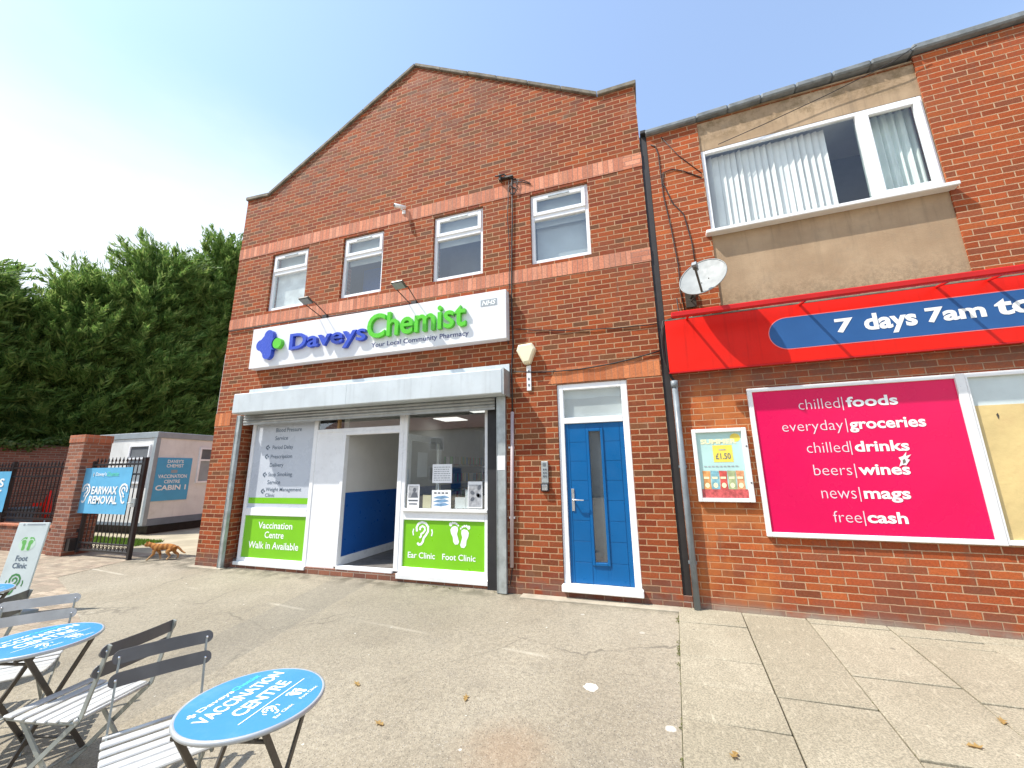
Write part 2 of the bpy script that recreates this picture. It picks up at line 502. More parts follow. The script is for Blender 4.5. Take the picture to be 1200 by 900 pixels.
M_brick_r = brick_mat('orange_red_brick', PAL_R, (.55, .35, .21), stain=(.24, .09, .06), stain_amt=.28, w=.232, j=.0105, extra=right_extra)
PAL_BAND = [(.68, .275, .16), (.63, .24, .14), (.71, .305, .19), (.59, .22, .13)]
M_band = brick_mat('salmon_soldier_brick', PAL_BAND, (.36, .20, .15), w=.0775, h=.60, bond=0, j=.009, stain=(.36, .15, .10), stain_amt=.3, bumpk=.5)
M_band_end = brick_mat('salmon_brick', PAL_BAND, (.36, .20, .15), w=.225, h=.0755, j=.009, stain=(.36, .15, .10), stain_amt=.3, bumpk=.5)
PAL_OR = [(.62, .20, .075), (.56, .17, .06), (.66, .23, .09)]
M_lintel = brick_mat('orange_soldier_brick', PAL_OR, (.42, .20, .12), w=.0775, h=.60, bond=0, j=.007, stain=(.30, .12, .07), stain_amt=.35, bumpk=.4)
PAL_OLD = [(.30, .115, .068), (.25, .092, .056), (.35, .14, .082), (.21, .085, .06), (.32, .13, .08)]
M_brick_old = brick_mat('weathered_brick', PAL_OLD, (.38, .30, .24), stain=(.13, .08, .06), stain_amt=.45)
M_coping = mat('weathered_stone', (.20, .175, .135), .9, var=.35, vscale=6, bump=.5, dirt=(.10, .095, .06), dirt_amt=.8)
M_upvc = mat('white_plastic', (.84, .85, .86), .32, var=.05, vscale=2, dirt=(.60, .58, .54), dirt_amt=.25)
M_sill = mat('white_sill', (.80, .80, .79), .4, var=.08, vscale=3, dirt=(.50, .48, .43), dirt_amt=.35)
M_glass = glass_mat('window_glass', (.93, .96, .95), 1.0, .03)
M_glass_up = glass_mat('upper_window_glass', (.86, .91, .91), 1.5, .07)
M_glass_shop = glass_mat('shop_window_glass', (.86, .90, .88), 1.2, .13)
M_blind = mat('grey_blind', (.52, .55, .55), .8, var=.12, vscale=2)
M_blind_pale = mat('net_curtain', (.84, .84, .82), .9, var=.18, vscale=5)
M_dark_room = mat('dim_room', (.13, .14, .15), .9)
M_white = mat('white_sign_panel', (.74, .75, .765), .35, var=.03, vscale=1.5, dirt=(.66, .66, .65), dirt_amt=.15)
M_blue_letter = mat('royal_blue_acrylic', (.030, .075, .50), .25, var=.05)
M_blue_side = mat('dark_blue_acrylic', (.014, .028, .20), .35, var=.05)
M_green_side = mat('dark_green_acrylic', (.05, .33, .02), .35, var=.05)
M_green_letter = mat('lime_green_acrylic', (.10, .55, .025), .25, var=.05)
M_navy = mat('navy_print', (.02, .035, .17), .45, var=.04)
M_silver = mat('grey_print', (.30, .34, .37), .45, var=.04)
M_hood = mat('powder_coated_steel', (.56, .61, .63), .42, .1, var=.08, vscale=2.5, dirt=(.44, .45, .44), dirt_amt=.35, streak=.25)
M_galv = mat('galvanised_steel', (.46, .50, .50), .42, .55, var=.2, vscale=8, dirt=(.30, .30, .28), dirt_amt=.5)
M_lath = mat('shutter_lath', (.36, .37, .36), .45, .4, var=.15, vscale=6, dirt=(.15, .15, .14))
M_green = mat('lime_green_vinyl', (.19, .52, .012), .35, var=.05, vscale=2)
M_vinyl = mat('pale_window_vinyl', (.52, .56, .62), .30, var=.05, vscale=1.5)
M_print_w = mat('white_vinyl', (.85, .87, .85), .4, var=.03)
M_print_g = mat('dark_grey_vinyl', (.10, .14, .19), .45, var=.05)
M_door = mat('blue_door', (.001, .105, .30), .34, spec=.35, var=.07, vscale=2, bump=.04, bscale=30)
M_chrome = mat('brushed_chrome', (.72, .73, .74), .25, .9, var=.08)
M_black = mat('black_rubber', (.018, .018, .02), .6, var=.2)
M_cable = mat('black_cable', (.022, .018, .017), .6, var=.25)
M_int_white = mat('painted_plaster', (.66, .65, .62), .8, var=.04)
M_int_blue = mat('blue_gloss_wall', (.012, .095, .36), .35, var=.05)
M_int_floor = mat('grey_vinyl_floor', (.17, .155, .14), .5, var=.2)
M_ceiling = mat('ceiling_tiles', (.50, .50, .48), .9, var=.06)
M_lamp = mat('ceiling_panel_light', (.9, .9, .9), .5, emit=(1, .98, .94), es=1.0)
M_paper = mat('paper', (.80, .81, .82), .7, var=.05)
M_ink = mat('printed_ink', (.10, .11, .13), .7, var=.2)
M_ink_grey = mat('printed_grey', (.36, .37, .39), .7, var=.3, vscale=20)
M_ink_blue = mat('printed_blue', (.16, .30, .47), .7, var=.3, vscale=20)
M_cream = mat('cream_plastic', (.80, .72, .50), .35, var=.06)
M_pipe = mat('pinkish_grey_conduit', (.46, .37, .37), .5, var=.12)
M_grey_pipe = mat('grey_drainpipe', (.20, .23, .25), .4, var=.18, vscale=5, dirt=(.11, .12, .12))
M_red = mat('red_fascia', (.72, .012, .004), .45, var=.08, spec=.22, vscale=1.2, dirt=(.45, .02, .012), dirt_amt=.35, streak=.35)
M_red_dark = mat('red_rail', (.50, .010, .010), .40, var=.08, spec=.3)
M_pill = mat('blue_print', (.025, .10, .28), .45, spec=.25, var=.05)
M_pink = mat('magenta_panel', (.70, .002, .085), .25, spec=.3, var=.07, vscale=.8, dirt=(.70, .004, .11), dirt_amt=.3)
M_alu = mat('white_aluminium', (.80, .80, .79), .35, .1, var=.06, dirt=(.55, .54, .50), dirt_amt=.3)
def render_mat():
    b = NB('tan_render'); o = b.coords(); x, y, z = b.sep(o)
    c = b.mix(b.ss(b.noise(o, 1.1, 6, .6), .3, .7), (.34, .235, .145), (.48, .35, .225))
    c = b.mix(b.ss(b.noise(o, 3.6, 9, .75), .5, .72, 0, .55), c, (.30, .23, .16))
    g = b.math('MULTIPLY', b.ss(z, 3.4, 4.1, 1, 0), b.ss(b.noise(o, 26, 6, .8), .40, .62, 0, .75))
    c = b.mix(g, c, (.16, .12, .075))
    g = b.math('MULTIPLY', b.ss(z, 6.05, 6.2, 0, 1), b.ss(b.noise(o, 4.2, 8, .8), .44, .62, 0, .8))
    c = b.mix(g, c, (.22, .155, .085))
    s_ = b.noise(b.comb(b.math('MULTIPLY', x, 8.0), 0.0, b.math('MULTIPLY', z, .5)), 1.4, 6, .7)
    c = b.mix(b.math('MULTIPLY', b.ss(s_, .48, .72, 0, .5), b.ss(z, 3.6, 4.65, .25, 1)), c, (.20, .15, .10))
    return b.done(b.bsdf(c, .92, 0, b.bump(b.noise(o, 70, 6, .7), .5, .006), .2))
M_render = render_mat()
M_felt = mat('grey_roofing_felt', (.20, .22, .23), .85, var=.3, vscale=7, bump=.5, dirt=(.10, .11, .11))
M_board = mat('yellowed_board', (.66, .50, .22), .55, var=.12, vscale=2, bump=.9, bscale=16, dirt=(.58, .37, .17), dirt_amt=.4)
M_frost = mat('frosted_film', (.56, .63, .62), .4, var=.08)
M_dish = mat('grey_dish', (.27, .285, .28), .6, var=.15, vscale=6, dirt=(.28, .29, .27))
M_iron = mat('black_railing_paint', (.016, .015, .017), .4, var=.3)
M_banner = mat('sky_blue_banner', (.12, .42, .66), .5, var=.05)
M_banner_d = mat('mid_blue_sign', (.07, .37, .62), .4, var=.05)
M_cabin = mat('pale_grey_cabin', (.74, .74, .71), .5, var=.08, vscale=2, dirt=(.38, .34, .27), dirt_amt=.25, streak=.15)
M_cabin_trim = mat('grey_cabin_trim', (.30, .34, .36), .5, var=.1)
M_cabin_dark = mat('dark_skirt', (.11, .12, .135), .7, var=.1)
M_fur = None
M_chair = mat('grey_green_metal', (.33, .35, .32), .45, .15, var=.14, vscale=9, dirt=(.20, .20, .17), dirt_amt=.5)
M_slat = mat('weathered_pale_slat', (.52, .52, .50), .42, .1, var=.12, vscale=7, dirt=(.36, .35, .32), dirt_amt=.4)
M_slat_shade = mat('shaded_slat', (.115, .115, .118), .42, .1, var=.15, vscale=7)  # darker copy of the slat colour: shade painted on backs turned from the sun
M_table = mat('blue_tabletop_print', (.055, .24, .58), .40, spec=.3, var=.05, vscale=2.5, dirt=(.18, .36, .62), dirt_amt=.4)
M_rim = mat('grey_table_rim', (.44, .46, .47), .4, .3, var=.12)
M_leg = mat('dark_brown_metal', (.085, .075, .062), .45, .3, var=.25, vscale=10)
M_turq = mat('turquoise_print', (.08, .60, .58), .45, var=.04)

def asphalt():
    b = NB('old_tarmac'); o = b.coords(); x, y, z = b.sep(o)
    c = b.mix(b.ss(b.noise(o, .55, 6, .6), .3, .7), (.305, .262, .192), (.39, .342, .258))
    c = b.mix(b.ss(b.noise(o, 3.2, 5, .7), .52, .75, 0, .30), c, (.19, .17, .14))
    c = b.mix(b.ss(b.noise(o, 1.3, 6, .7, dist=.8), .55, .75, 0, .35), c, (.42, .37, .27))
    c = b.mix(b.ss(b.noise(o, 30, 6, .95), .40, .60, .72, 0), c, b.mix(.6, c, (.07, .06, .045)))
    c = b.mix(b.ss(b.noise(o, 75, 5, .8), .54, .66, 0, .5), c, (.50, .44, .33))
    v = b.t.nodes.new('ShaderNodeTexVoronoi'); v.inputs['Scale'].default_value = 85
    b.put(v.inputs['Vector'], o)
    vx, vy, vz = b.sep(v.outputs['Color'])
    stone = b.math('MULTIPLY', b.math('GREATER_THAN', vx, .86), b.ss(v.outputs['Distance'], .15, .42, 1, 0))
    c = b.mix(b.math('MULTIPLY', stone, .85), c, b.mix(vy, (.46, .42, .35), (.36, .34, .31)))
    dk = b.math('MULTIPLY', b.math('LESS_THAN', vx, .18), b.ss(v.outputs['Distance'], .15, .45, 1, 0))
    c = b.mix(b.math('MULTIPLY', dk, .8), c, (.075, .07, .06))
    # white flecks trodden into the surface
    v2 = b.t.nodes.new('ShaderNodeTexVoronoi'); v2.inputs['Scale'].default_value = 9
    b.put(v2.inputs['Vector'], o)
    fx, fy, fz = b.sep(v2.outputs['Color'])
    fl = b.math('MULTIPLY', b.math('GREATER_THAN', fx, .72), b.math('LESS_THAN', v2.outputs['Distance'], b.math('MULTIPLY', fy, .10)))
    c = b.mix(b.math('MULTIPLY', fl, .8), c, (.62, .59, .52))
    # straight streak of reflected sun painted into the tarmac colour, broken in places
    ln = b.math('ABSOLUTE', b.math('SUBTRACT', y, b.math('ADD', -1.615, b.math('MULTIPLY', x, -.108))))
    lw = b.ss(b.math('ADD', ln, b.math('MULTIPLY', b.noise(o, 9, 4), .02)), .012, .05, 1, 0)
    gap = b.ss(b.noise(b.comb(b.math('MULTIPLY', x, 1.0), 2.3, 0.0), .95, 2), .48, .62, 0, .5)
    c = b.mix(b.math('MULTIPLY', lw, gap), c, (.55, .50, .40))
    # splash of white paint and a rust bloom
    def blob(cx, cy, r, e):
        dx = b.math('SUBTRACT', x, cx); dy = b.math('SUBTRACT', y, cy)
        d = b.math('SQRT', b.math('ADD', b.math('MULTIPLY', dx, dx), b.math('MULTIPLY', dy, dy)))
        d = b.math('ADD', d, b.math('MULTIPLY', b.math('SUBTRACT', b.noise(o, 16, 5, .7), .5), r*1.5))
        return b.ss(d, r*(1-e), r*(1+e), 1, 0)
    c = b.mix(b.math('MULTIPLY', blob(-.54, -1.88, .055, .12), .9), c, (.68, .66, .60))
    c = b.mix(b.math('MULTIPLY', blob(.02, -2.22, .03, .2), .8), c, (.60, .58, .52))
    c = b.mix(b.math('MULTIPLY', blob(-.95, -2.72, .22, .9), .22), c, (.34, .17, .075))
    c = b.mix(b.math('MULTIPLY', blob(-3.2, -1.0, 1.1, .9), .22), c, (.13, .12, .10))
    c = b.mix(b.math('MULTIPLY', blob(-5.2, -2.4, 1.2, .9), .18), c, (.12, .11, .09))
    # an old reinstated trench with a darker, tighter surface, and dark drips
    tx = b.math('ABSOLUTE', b.math('SUBTRACT', b.math('ADD', x, b.math('MULTIPLY', y, .12)), -4.35))
    tr_ = b.math('MULTIPLY', b.ss(b.math('ADD', tx, b.math('MULTIPLY', b.noise(o, 14, 4), .03)), .34, .37, 1, 0), b.ss(y, -3.9, -3.85))
    c = b.mix(b.math('MULTIPLY', tr_, .28), c, (.15, .14, .12))
    v4 = b.t.nodes.new('ShaderNodeTexVoronoi'); v4.inputs['Scale'].default_value = 2.6; b.put(v4.inputs['Vector'], o)
    gx_, gy_, gz_ = b.sep(v4.outputs['Color'])
    gum = b.math('MULTIPLY', b.math('GREATER_THAN', gx_, .55), b.math('LESS_THAN', v4.outputs['Distance'], b.math('MULTIPLY', gy_, .075)))
    c = b.mix(b.math('MULTIPLY', gum, .6), c, b.mix(gz_, (.09, .085, .075), (.50, .47, .40)))
    # grime where the walls meet the ground
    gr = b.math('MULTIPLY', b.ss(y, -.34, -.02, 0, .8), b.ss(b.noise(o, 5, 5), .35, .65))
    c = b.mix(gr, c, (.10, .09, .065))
    # hairline cracks
    v3 = b.t.nodes.new('ShaderNodeTexVoronoi'); v3.feature = 'DISTANCE_TO_EDGE'; v3.inputs['Scale'].default_value = .42
    wv = b.noise(o, 2.2, 5, .6, which=1)
    mv = b.t.nodes.new('ShaderNodeMix'); mv.data_type = 'RGBA'; mv.blend_type = 'ADD'
    mv.inputs[0].default_value = .35; b.put(mv.inputs[6], o); b.put(mv.inputs[7], wv)
    b.put(v3.inputs['Vector'], mv.outputs[2])
    ck = b.math('MULTIPLY', b.ss(v3.outputs[0], .002, .007, 1, 0), b.ss(b.noise(o, .5, 3), .45, .6, 0, .5))
    c = b.mix(ck, c, (.09, .08, .065))
    h = b.math('ADD', b.noise(o, 120, 4, .7), b.math('MULTIPLY', v.outputs['Distance'], -.7))
    return b.done(b.bsdf(c, .92, 0, b.bump(h, .55, .006), .2))
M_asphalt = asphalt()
def slab():
    b = NB('concrete_slab'); o = b.coords(); x, y, z = b.sep(o)
    g = b.t.nodes.new('ShaderNodeNewGeometry')
    r = g.outputs['Random Per Island']
    c = b.mix(r, (.36, .315, .225), (.45, .40, .295))
    c = b.mix(b.ss(b.noise(o, 1.6, 6, .65), .35, .72, 0, .6), c, (.31, .27, .19))
    c = b.mix(b.ss(b.noise(o, 85, 5, .8), .40, .60, .6, 0), c, (.10, .09, .065))
    n = b.noise(b.comb(b.math('MULTIPLY', x, 3.2), b.math('MULTIPLY', y, 1.0)), 9, 6, .7)
    c = b.mix(b.ss(n, .54, .72, 0, .5), c, (.58, .52, .39))
    ln = b.math('ABSOLUTE', b.math('SUBTRACT', y, b.math('ADD', -1.22, b.math('MULTIPLY', x, .012))))  # bright reflection streak carried on across the slabs in their colour
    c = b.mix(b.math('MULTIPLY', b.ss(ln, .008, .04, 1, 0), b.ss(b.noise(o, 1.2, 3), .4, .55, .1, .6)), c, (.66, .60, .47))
    v2 = b.t.nodes.new('ShaderNodeTexVoronoi'); v2.inputs['Scale'].default_value = 5
    b.put(v2.inputs['Vector'], o)
    fx, fy, fz = b.sep(v2.outputs['Color'])
    fl = b.math('MULTIPLY', b.math('GREATER_THAN', fx, .78), b.math('LESS_THAN', v2.outputs['Distance'], b.math('MULTIPLY', fy, .12)))
    c = b.mix(b.math('MULTIPLY', fl, .6), c, (.13, .115, .09))
    return b.done(b.bsdf(c, .9, 0, b.bump(b.noise(o, 110, 5, .7), .4, .004), .2))
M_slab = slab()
M_joint = mat('mossy_joint', (.065, .058, .03), .95, var=.4, vscale=12)
M_pave = brick_mat('block_paving', [(.36, .295, .215), (.33, .275, .205), (.38, .31, .23), (.32, .255, .19)], (.24, .20, .14), w=.20, h=.10, j=.008, axis='flat', stain=(.30, .25, .18), bumpk=.5)
M_yard = mat('pale_concrete', (.38, .33, .23), .9, var=.2, vscale=1.5, bump=.3, dirt=(.34, .30, .21))
M_kerb = mat('pale_concrete_edge', (.38, .33, .25), .9, var=.2, vscale=5, bump=.4, dirt=(.24, .21, .16))

# ================================================================== GROUND
def sheet(name, poly, m, lift, ny=1):
    """flat piece of ground following the fall of the forecourt, cut at the two bends"""
    bm = bmesh.new()
    f = bm.faces.new([bm.verts.new((x, y, 0)) for x, y in poly])
    for yc in (-9., 0.):
        bmesh.ops.bisect_plane(bm, geom=bm.verts[:]+bm.edges[:]+bm.faces[:], plane_co=(0, yc, 0), plane_no=(0, 1, 0))
    for v in bm.verts: v.co.z = gz(v.co.y)+lift
    bm.normal_update()
    for f in bm.faces:
        if f.normal.z < 0: f.normal_flip()
    me = bpy.data.meshes.new(name); bm.to_mesh(me); bm.free(); me.materials.append(m)
    o = bpy.data.objects.new(name, me); COL.objects.link(o)
    return tag(o, kind='structure')
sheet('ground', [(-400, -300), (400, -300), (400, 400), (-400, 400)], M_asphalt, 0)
sheet('driveway', [(-9.7, .55), (-9.34, -1.1), (-7.97, -1.55), (-6.3, -2.2), (-6.6, -6), (-30, -6), (-30, .55)], M_pave, .004)
sheet('yard_ground', [(-30, .55), (-9.7, .55), (-7.8, .70), (-7.8, 30), (-30, 30)], M_yard, .004)
sheet('paving_bed', [(.235, -.0), (-.16, -6.0), (7.5, -6.0), (7.5, -.3), (.6, .0)], M_joint, .004)
# concrete slabs laid in columns running away from the wall, joints staggered
def slabs():
    b = MB()
    edges = [.235, .885, 1.49, 2.17, 2.80, 3.43, 4.06, 4.69, 5.32]
    joints = [[.0, -.45, -1.21, -1.66, -2.12, -3.0, -3.6, -4.5, -6], [.0, -.10, -1.69, -2.6, -3.2, -4.1, -6], [.0, -.17, -1.22, -2.15, -2.8, -3.7, -6],
              [.0, -.30, -.46, -1.4, -2.3, -2.9, -6], [.0, -.25, -.85, -1.76, -2.4, -6], [.0, -.5, -1.3, -2.2, -6], [.0, -.2, -1.1, -2, -6], [.0, -.6, -1.5, -6]]
    for k in range(8):
        for a, c in zip(joints[k][:-1], joints[k][1:]):
            x0, x1 = edges[k]+.0045, edges[k+1]-.0045
            y1, y0 = a-.005, c+.005
            y1 -= .035*max(0, edges[k]-.4) if a == 0 else 0
            sk = .065
            h = rng.uniform(.018, .028); t1_, t2_ = rng.uniform(-.0025, .0025), rng.uniform(-.0025, .0025)
            P_ = [(x0+sk*y0, y0), (x1+sk*y0, y0+.01), (x1+sk*y1, y1-.035*(.6 if a == 0 else 0)), (x0+sk*y1, y1)]
            lo = [(x, y, gz(y)-.02) for x, y in P_]; hi = [(x, y, gz(y)+h+(t1_ if i_ in (0, 3) else -t1_)+(t2_ if i_ < 2 else -t2_)) for i_, (x, y) in enumerate(P_)]
            b.add(lo+hi, [(0, 3, 2, 1), (4, 5, 6, 7), (0, 1, 5, 4), (1, 2, 6, 5), (2, 3, 7, 6), (3, 0, 4, 7)])
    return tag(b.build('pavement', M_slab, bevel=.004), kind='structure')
slabs()
b = MB().box(-1.66, .26, -.16, -.001, -.02, .018); b.build('kerb_strip', M_kerb, bevel=.006); tag(bpy.data.objects['kerb_strip'], kind='structure')
b = MB().box(-7.82, -7.02, -.10, -.001, -.02, .014); o = b.build('kerb_edge', M_kerb, bevel=.005); tag(o, kind='structure')

# ================================================================== CHEMIST BUILDING
XL, XR = -7.79, .30
shop = thing('chemist_building', 'tall gabled red brick chemist shop with four small upper windows and a blue side door', 'building', (-3.745, 4.0, 0))
WINS = [(-6.85, -5.92), (-5.09, -4.19), (-3.17, -2.245), (-1.43, -.51)]
WZ = (4.705, 5.936)
SF = (-7.06, -2.0, 0.0, 2.92)        # shop front opening
DR = (-1.11, -.15, .085, 2.775)      # side door opening
def holed(b, x0, x1, z0, z1, holes, y, depth):
    xs = sorted({x0, x1, *[h[0] for h in holes], *[h[1] for h in holes]})
    zs = sorted({z0, z1, *[h[2] for h in holes], *[h[3] for h in holes]})
    for i in range(len(xs)-1):
        for j in range(len(zs)-1):
            cx, cz = (xs[i]+xs[i+1])/2, (zs[j]+zs[j+1])/2
            if any(h[0] < cx < h[1] and h[2] < cz < h[3] for h in holes): continue
            b.quad((xs[i], y, zs[j]), (xs[i+1], y, zs[j]), (xs[i+1], y, zs[j+1]), (xs[i], y, zs[j+1]))
    for h in holes:
        a, c, d, e = h
        b.quad((a, y, d), (a, y+depth, d), (a, y+depth, e), (a, y, e))
        b.quad((c, y, d), (c, y, e), (c, y+depth, e), (c, y+depth, d))
        b.quad((a, y, e), (a, y+depth, e), (c, y+depth, e), (c, y, e))
        b.quad((a, y, d), (c, y, d), (c, y+depth, d), (a, y+depth, d))
GAB = [(XL, 7.42), (-7.17, 7.38), (-3.695, 9.40), (-.264, 7.44), (XR, 7.44)]
b = MB()
holed(b, XL, XR, -.1, 7.1, [(w0, w1, *WZ) for w0, w1 in WINS]+[(SF[0], SF[1], -.1, SF[3]), DR], 0, .26)
b.add([(XL, 0, 7.1)]+[(x, 0, z) for x, z in GAB]+[(XR, 0, 7.1)], [tuple(range(6, -1, -1))])
b.quad((XL, 0, -.1), (XL, 0, 7.42), (XL, 11, 7.42), (XL, 11, -.1))
b.quad((XR, 0, -.1), (XR, 11, -.1), (XR, 11, 7.44), (XR, 0, 7.44))
b.quad((XL, 11, -.1), (XL, 11, 7.3), (XR, 11, 7.3), (XR, 11, -.1))
# parapet returns behind the gable
b.add([(XL, .3, 7.1)]+[(x, .3, z) for x, z in GAB]+[(XR, .3, 7.1)], [tuple(range(7))])
b.build('wall', M_brick, shop)
# sloping coping stones on the gable
b = MB()
def cop(b, p, q, up_=.075, dn=.0, over=.042):
    (x0, z0), (x1, z1) = p, q
    vs = []
    for y in (-over, .36):
        vs += [(x0, y, z0+dn), (x1, y, z1+dn), (x1, y, z1+up_), (x0, y, z0+up_)]
    b.add(vs, [(0, 1, 2, 3), (7, 6, 5, 4), (0, 4, 5, 1), (1, 5, 6, 2), (2, 6, 7, 3), (3, 7, 4, 0)])
def cops(b, p, q, n, **k):
    for i in range(n):
        t0, t1 = i/n, (i+1)/n
        g = .006/n
        e = rng.uniform(-.005, .005)
        A_ = (p[0]+(q[0]-p[0])*(t0+g), p[1]+(q[1]-p[1])*(t0+g)+e); B_ = (p[0]+(q[0]-p[0])*(t1-g), p[1]+(q[1]-p[1])*(t1-g)+e)
        cop(b, A_, B_, **k)
cops(b, (XL-.03, 7.42), (-7.17, 7.38), 1)
cops(b, (-7.17, 7.385), (-3.70, 9.402), 6)
cops(b, (-3.69, 9.402), (-.27, 7.442), 6)
cops(b, (-.27, 7.44), (XR+.03, 7.445), 1)
b.build('coping', M_coping, shop, bevel=.008)
M_tile = brick_mat('roof_tiles', [(.17, .075, .05), (.14, .065, .05), (.20, .09, .06)], (.05, .04, .035), w=.24, h=.12, stain=(.10, .08, .06))
b = MB().quad((XL, .3, 7.25), (-3.695, .3, 9.25), (-3.695, 11, 9.25), (XL, 11, 7.25)).quad((-3.695, .3, 9.25), (XR, .3, 7.25), (XR, 11, 7.25), (-3.695, 11, 9.25))
b.quad((XL, 11, 7.25), (XR, 11, 7.25), (-3.695, 11, 9.25))
b.build('roof', M_tile, shop)
# soldier courses
for z0, z1 in ((5.987, 6.222), (4.437, 4.648)):
    b = MB().box(XL-.004, .035, -.006, .05, z0, z1)
    b.cur = 1
    b.box(.036, XR+.004, -.005, .05, z0+.003, z1-.003)
    b.build('string_course', [M_band, M_band_end], shop)
b = MB().prism([(-1.23, 2.79), (.286, 2.79), (.286, 3.015), (-1.10, 3.015)], -.005, .03)
b.build('door_lintel', M_lintel, shop)
b = MB().box(-7.80, -7.40, -.005, .03, 2.49, 2.735); b.build('brick_block', M_lintel, shop)
# thin cable conduit ledge beneath the lower course
# upper windows
kinds = [(M_blind_pale, .06), (M_int_blue, 1.4), (M_dark_room, 1.4), (M_blind, .3)]
for k, (w0, w1) in enumerate(WINS):
    z0, z1 = WZ
    y0, y1 = .045, .115
    zt = z0+.815                     # transom
    b = MB()
    b.box(w0, w0+.055, y0, y1, z0, z1).box(w1-.055, w1, y0, y1, z0, z1)
    b.box(w0+.055, w1-.055, y0, y1, z1-.055, z1).box(w0+.055, w1-.055, y0, y1, z0, z0+.075)
    b.box(w0+.055, w1-.055, y0-.004, y1, zt-.04, zt+.04)
    fr = b.build('window', M_upvc, shop, bevel=.006)
    # opening top light with its own sash
    b = MB()
    s0, s1, t0, t1 = w0+.045, w1-.045, zt+.03, z1-.045
    b.box(s0, s0+.06, y0-.022, y0+.03, t0, t1).box(s1-.06, s1, y0-.022, y0+.03, t0, t1)
    b.box(s0+.06, s1-.06, y0-.022, y0+.03, t1-.065, t1).box(s0+.06, s1-.06, y0-.022, y0+.03, t0, t0+.06)
    b.build('sash', M_upvc, fr, bevel=.006)
    b = MB().box((w0+w1)/2-.17, (w0+w1)/2+.17, y0-.034, y0-.021, t1-.047, t1-.024)
    b.build('trickle_vent', M_galv, fr, bevel=.003)
    MB().box(w0+.05, w1-.05, y0+.03, y0+.042, z0+.07, zt-.035).build('pane', M_glass_up, fr)
    MB().box(s0+.055, s1-.055, y0+.005, y0+.017, t0+.055, t1-.06).build('pane', M_glass_up, fr)
    MB().box(w0+.02, w1-.02, .112, .20, z0-.02, z0).build('sill', M_sill, fr)
    # what hangs behind the panes
    m_, d_ = kinds[k]
    MB().box(w0+.05, w1-.05, y1+d_*.3+.02, y1+d_*.3+.03, z0+.06, zt+.02).build('blind', m_, fr)
    MB().box(w0+.05, w1-.05, y1+.05, y1+.06, zt+.021, z1-.04).build('blind', M_blind, fr)
    if k in (1, 2, 3):
        MB().box(w0+.05, w1-.05, y1+.045, y1+.055, zt-.11, zt+.02).build('blind', M_blind, fr)
b = MB().box(XL+.3, XR-.3, .95, 1.0, 3.4, 7.0); b.build('inner_wall', M_dark_room, shop)

# ---- shop interior: one real room behind the glass
b = MB()
b.box(-4.92, -4.82, .20, 6.0, 1.262, 2.80)
b.quad((-4.82, 6.0, .1), (-2.0, 6.0, .1), (-2.0, 6.0, 2.8), (-4.82, 6.0, 2.8))
b.quad((-2.0, .27, .1), (-2.0, .27, 2.8), (-2.0, 6.0, 2.8), (-2.0, 6.0, .1))
b.build('inner_wall', M_int_white, shop)
MB().box(-4.922, -4.815, .20, 6.0, .10, 1.262).build('blue_dado', M_int_blue, shop)
MB().box(-4.815, -4.795, .20, 6.0, .131, .26).build('skirting', M_upvc, shop)
MB().box(-7.06, -2.0, .135, 6.0, -.05, .13).build('shop_floor', M_int_floor, shop)
MB().box(-4.92, -2.0, .27, 6.0, 2.80, 2.86).build('ceiling', M_ceiling, shop)
for cx, cy in ((-3.05, 1.9), (-3.05, 4.2), (-4.3, 3.0)):
    MB().box(cx-.30, cx+.30, cy-.3, cy+.3, 2.785, 2.799).build('ceiling_light', M_lamp, shop)
# display shelves and dispensary counter seen dimly through the glass
M_shelf = mat('pale_shelving', (.42, .38, .30), .6, var=.3, vscale=8)
b = MB()
for z in (.5, .9, 1.3, 1.7): b.box(-4.80, -4.5, 3.6, 5.8, z, z+.03)
b.build('shelf', M_shelf, shop)
M_packs = brick_mat('medicine_cartons', [(.6, .6, .6), (.5, .12, .08), (.12, .3, .5), (.6, .5, .15), (.2, .45, .2), (.55, .55, .5)], (.12, .11, .1), w=.11, h=.22, j=.012, bond=.3)
b = MB()
for z in (.53, .93, 1.33, 1.73): b.box(-4.79, -4.55, 3.65, 5.75, z, z+.22)
b.build('stock', M_packs, shop)
MB().box(-3.9, -2.1, 3.0, 3.6, .13, 1.05).build('counter', M_cabin_trim, shop, bevel=.02)
b = MB().box(-3.4, -2.3, 5.85, 5.99, 1.0, 1.9); b.build('notice_board', M_packs, shop)

# ---- shop front
FY0, FY1 = .12, .185
sf = MB()
# left window frame
sf.box(-6.955, -6.885, FY0, FY1, .10, 2.53).box(-5.50, -5.42, FY0, FY1, .10, 2.53)
sf.box(-6.885, -5.50, FY0, FY1, 2.50, 2.58).box(-6.885, -5.50, FY0, FY1, .10, .17).box(-6.885, -5.50, FY0, FY1, .87, 1.0)
# top rail, transom and door surround
sf.box(-5.42, -2.19, FY0, FY1, 2.50, 2.58)
sf.box(-5.42, -3.66, FY0+.002, FY1, 2.27, 2.335)
sf.box(-4.86, -4.795, FY0-.006, FY1+.02, .13, 2.27).box(-3.745, -3.665, FY0-.006, FY1+.02, .13, 2.50)
sf.box(-4.795, -3.745, FY0-.006, FY1+.02, 2.215, 2.275)
sf.box(-4.795, -3.745, FY0-.03, FY1+.02, .10, .145)
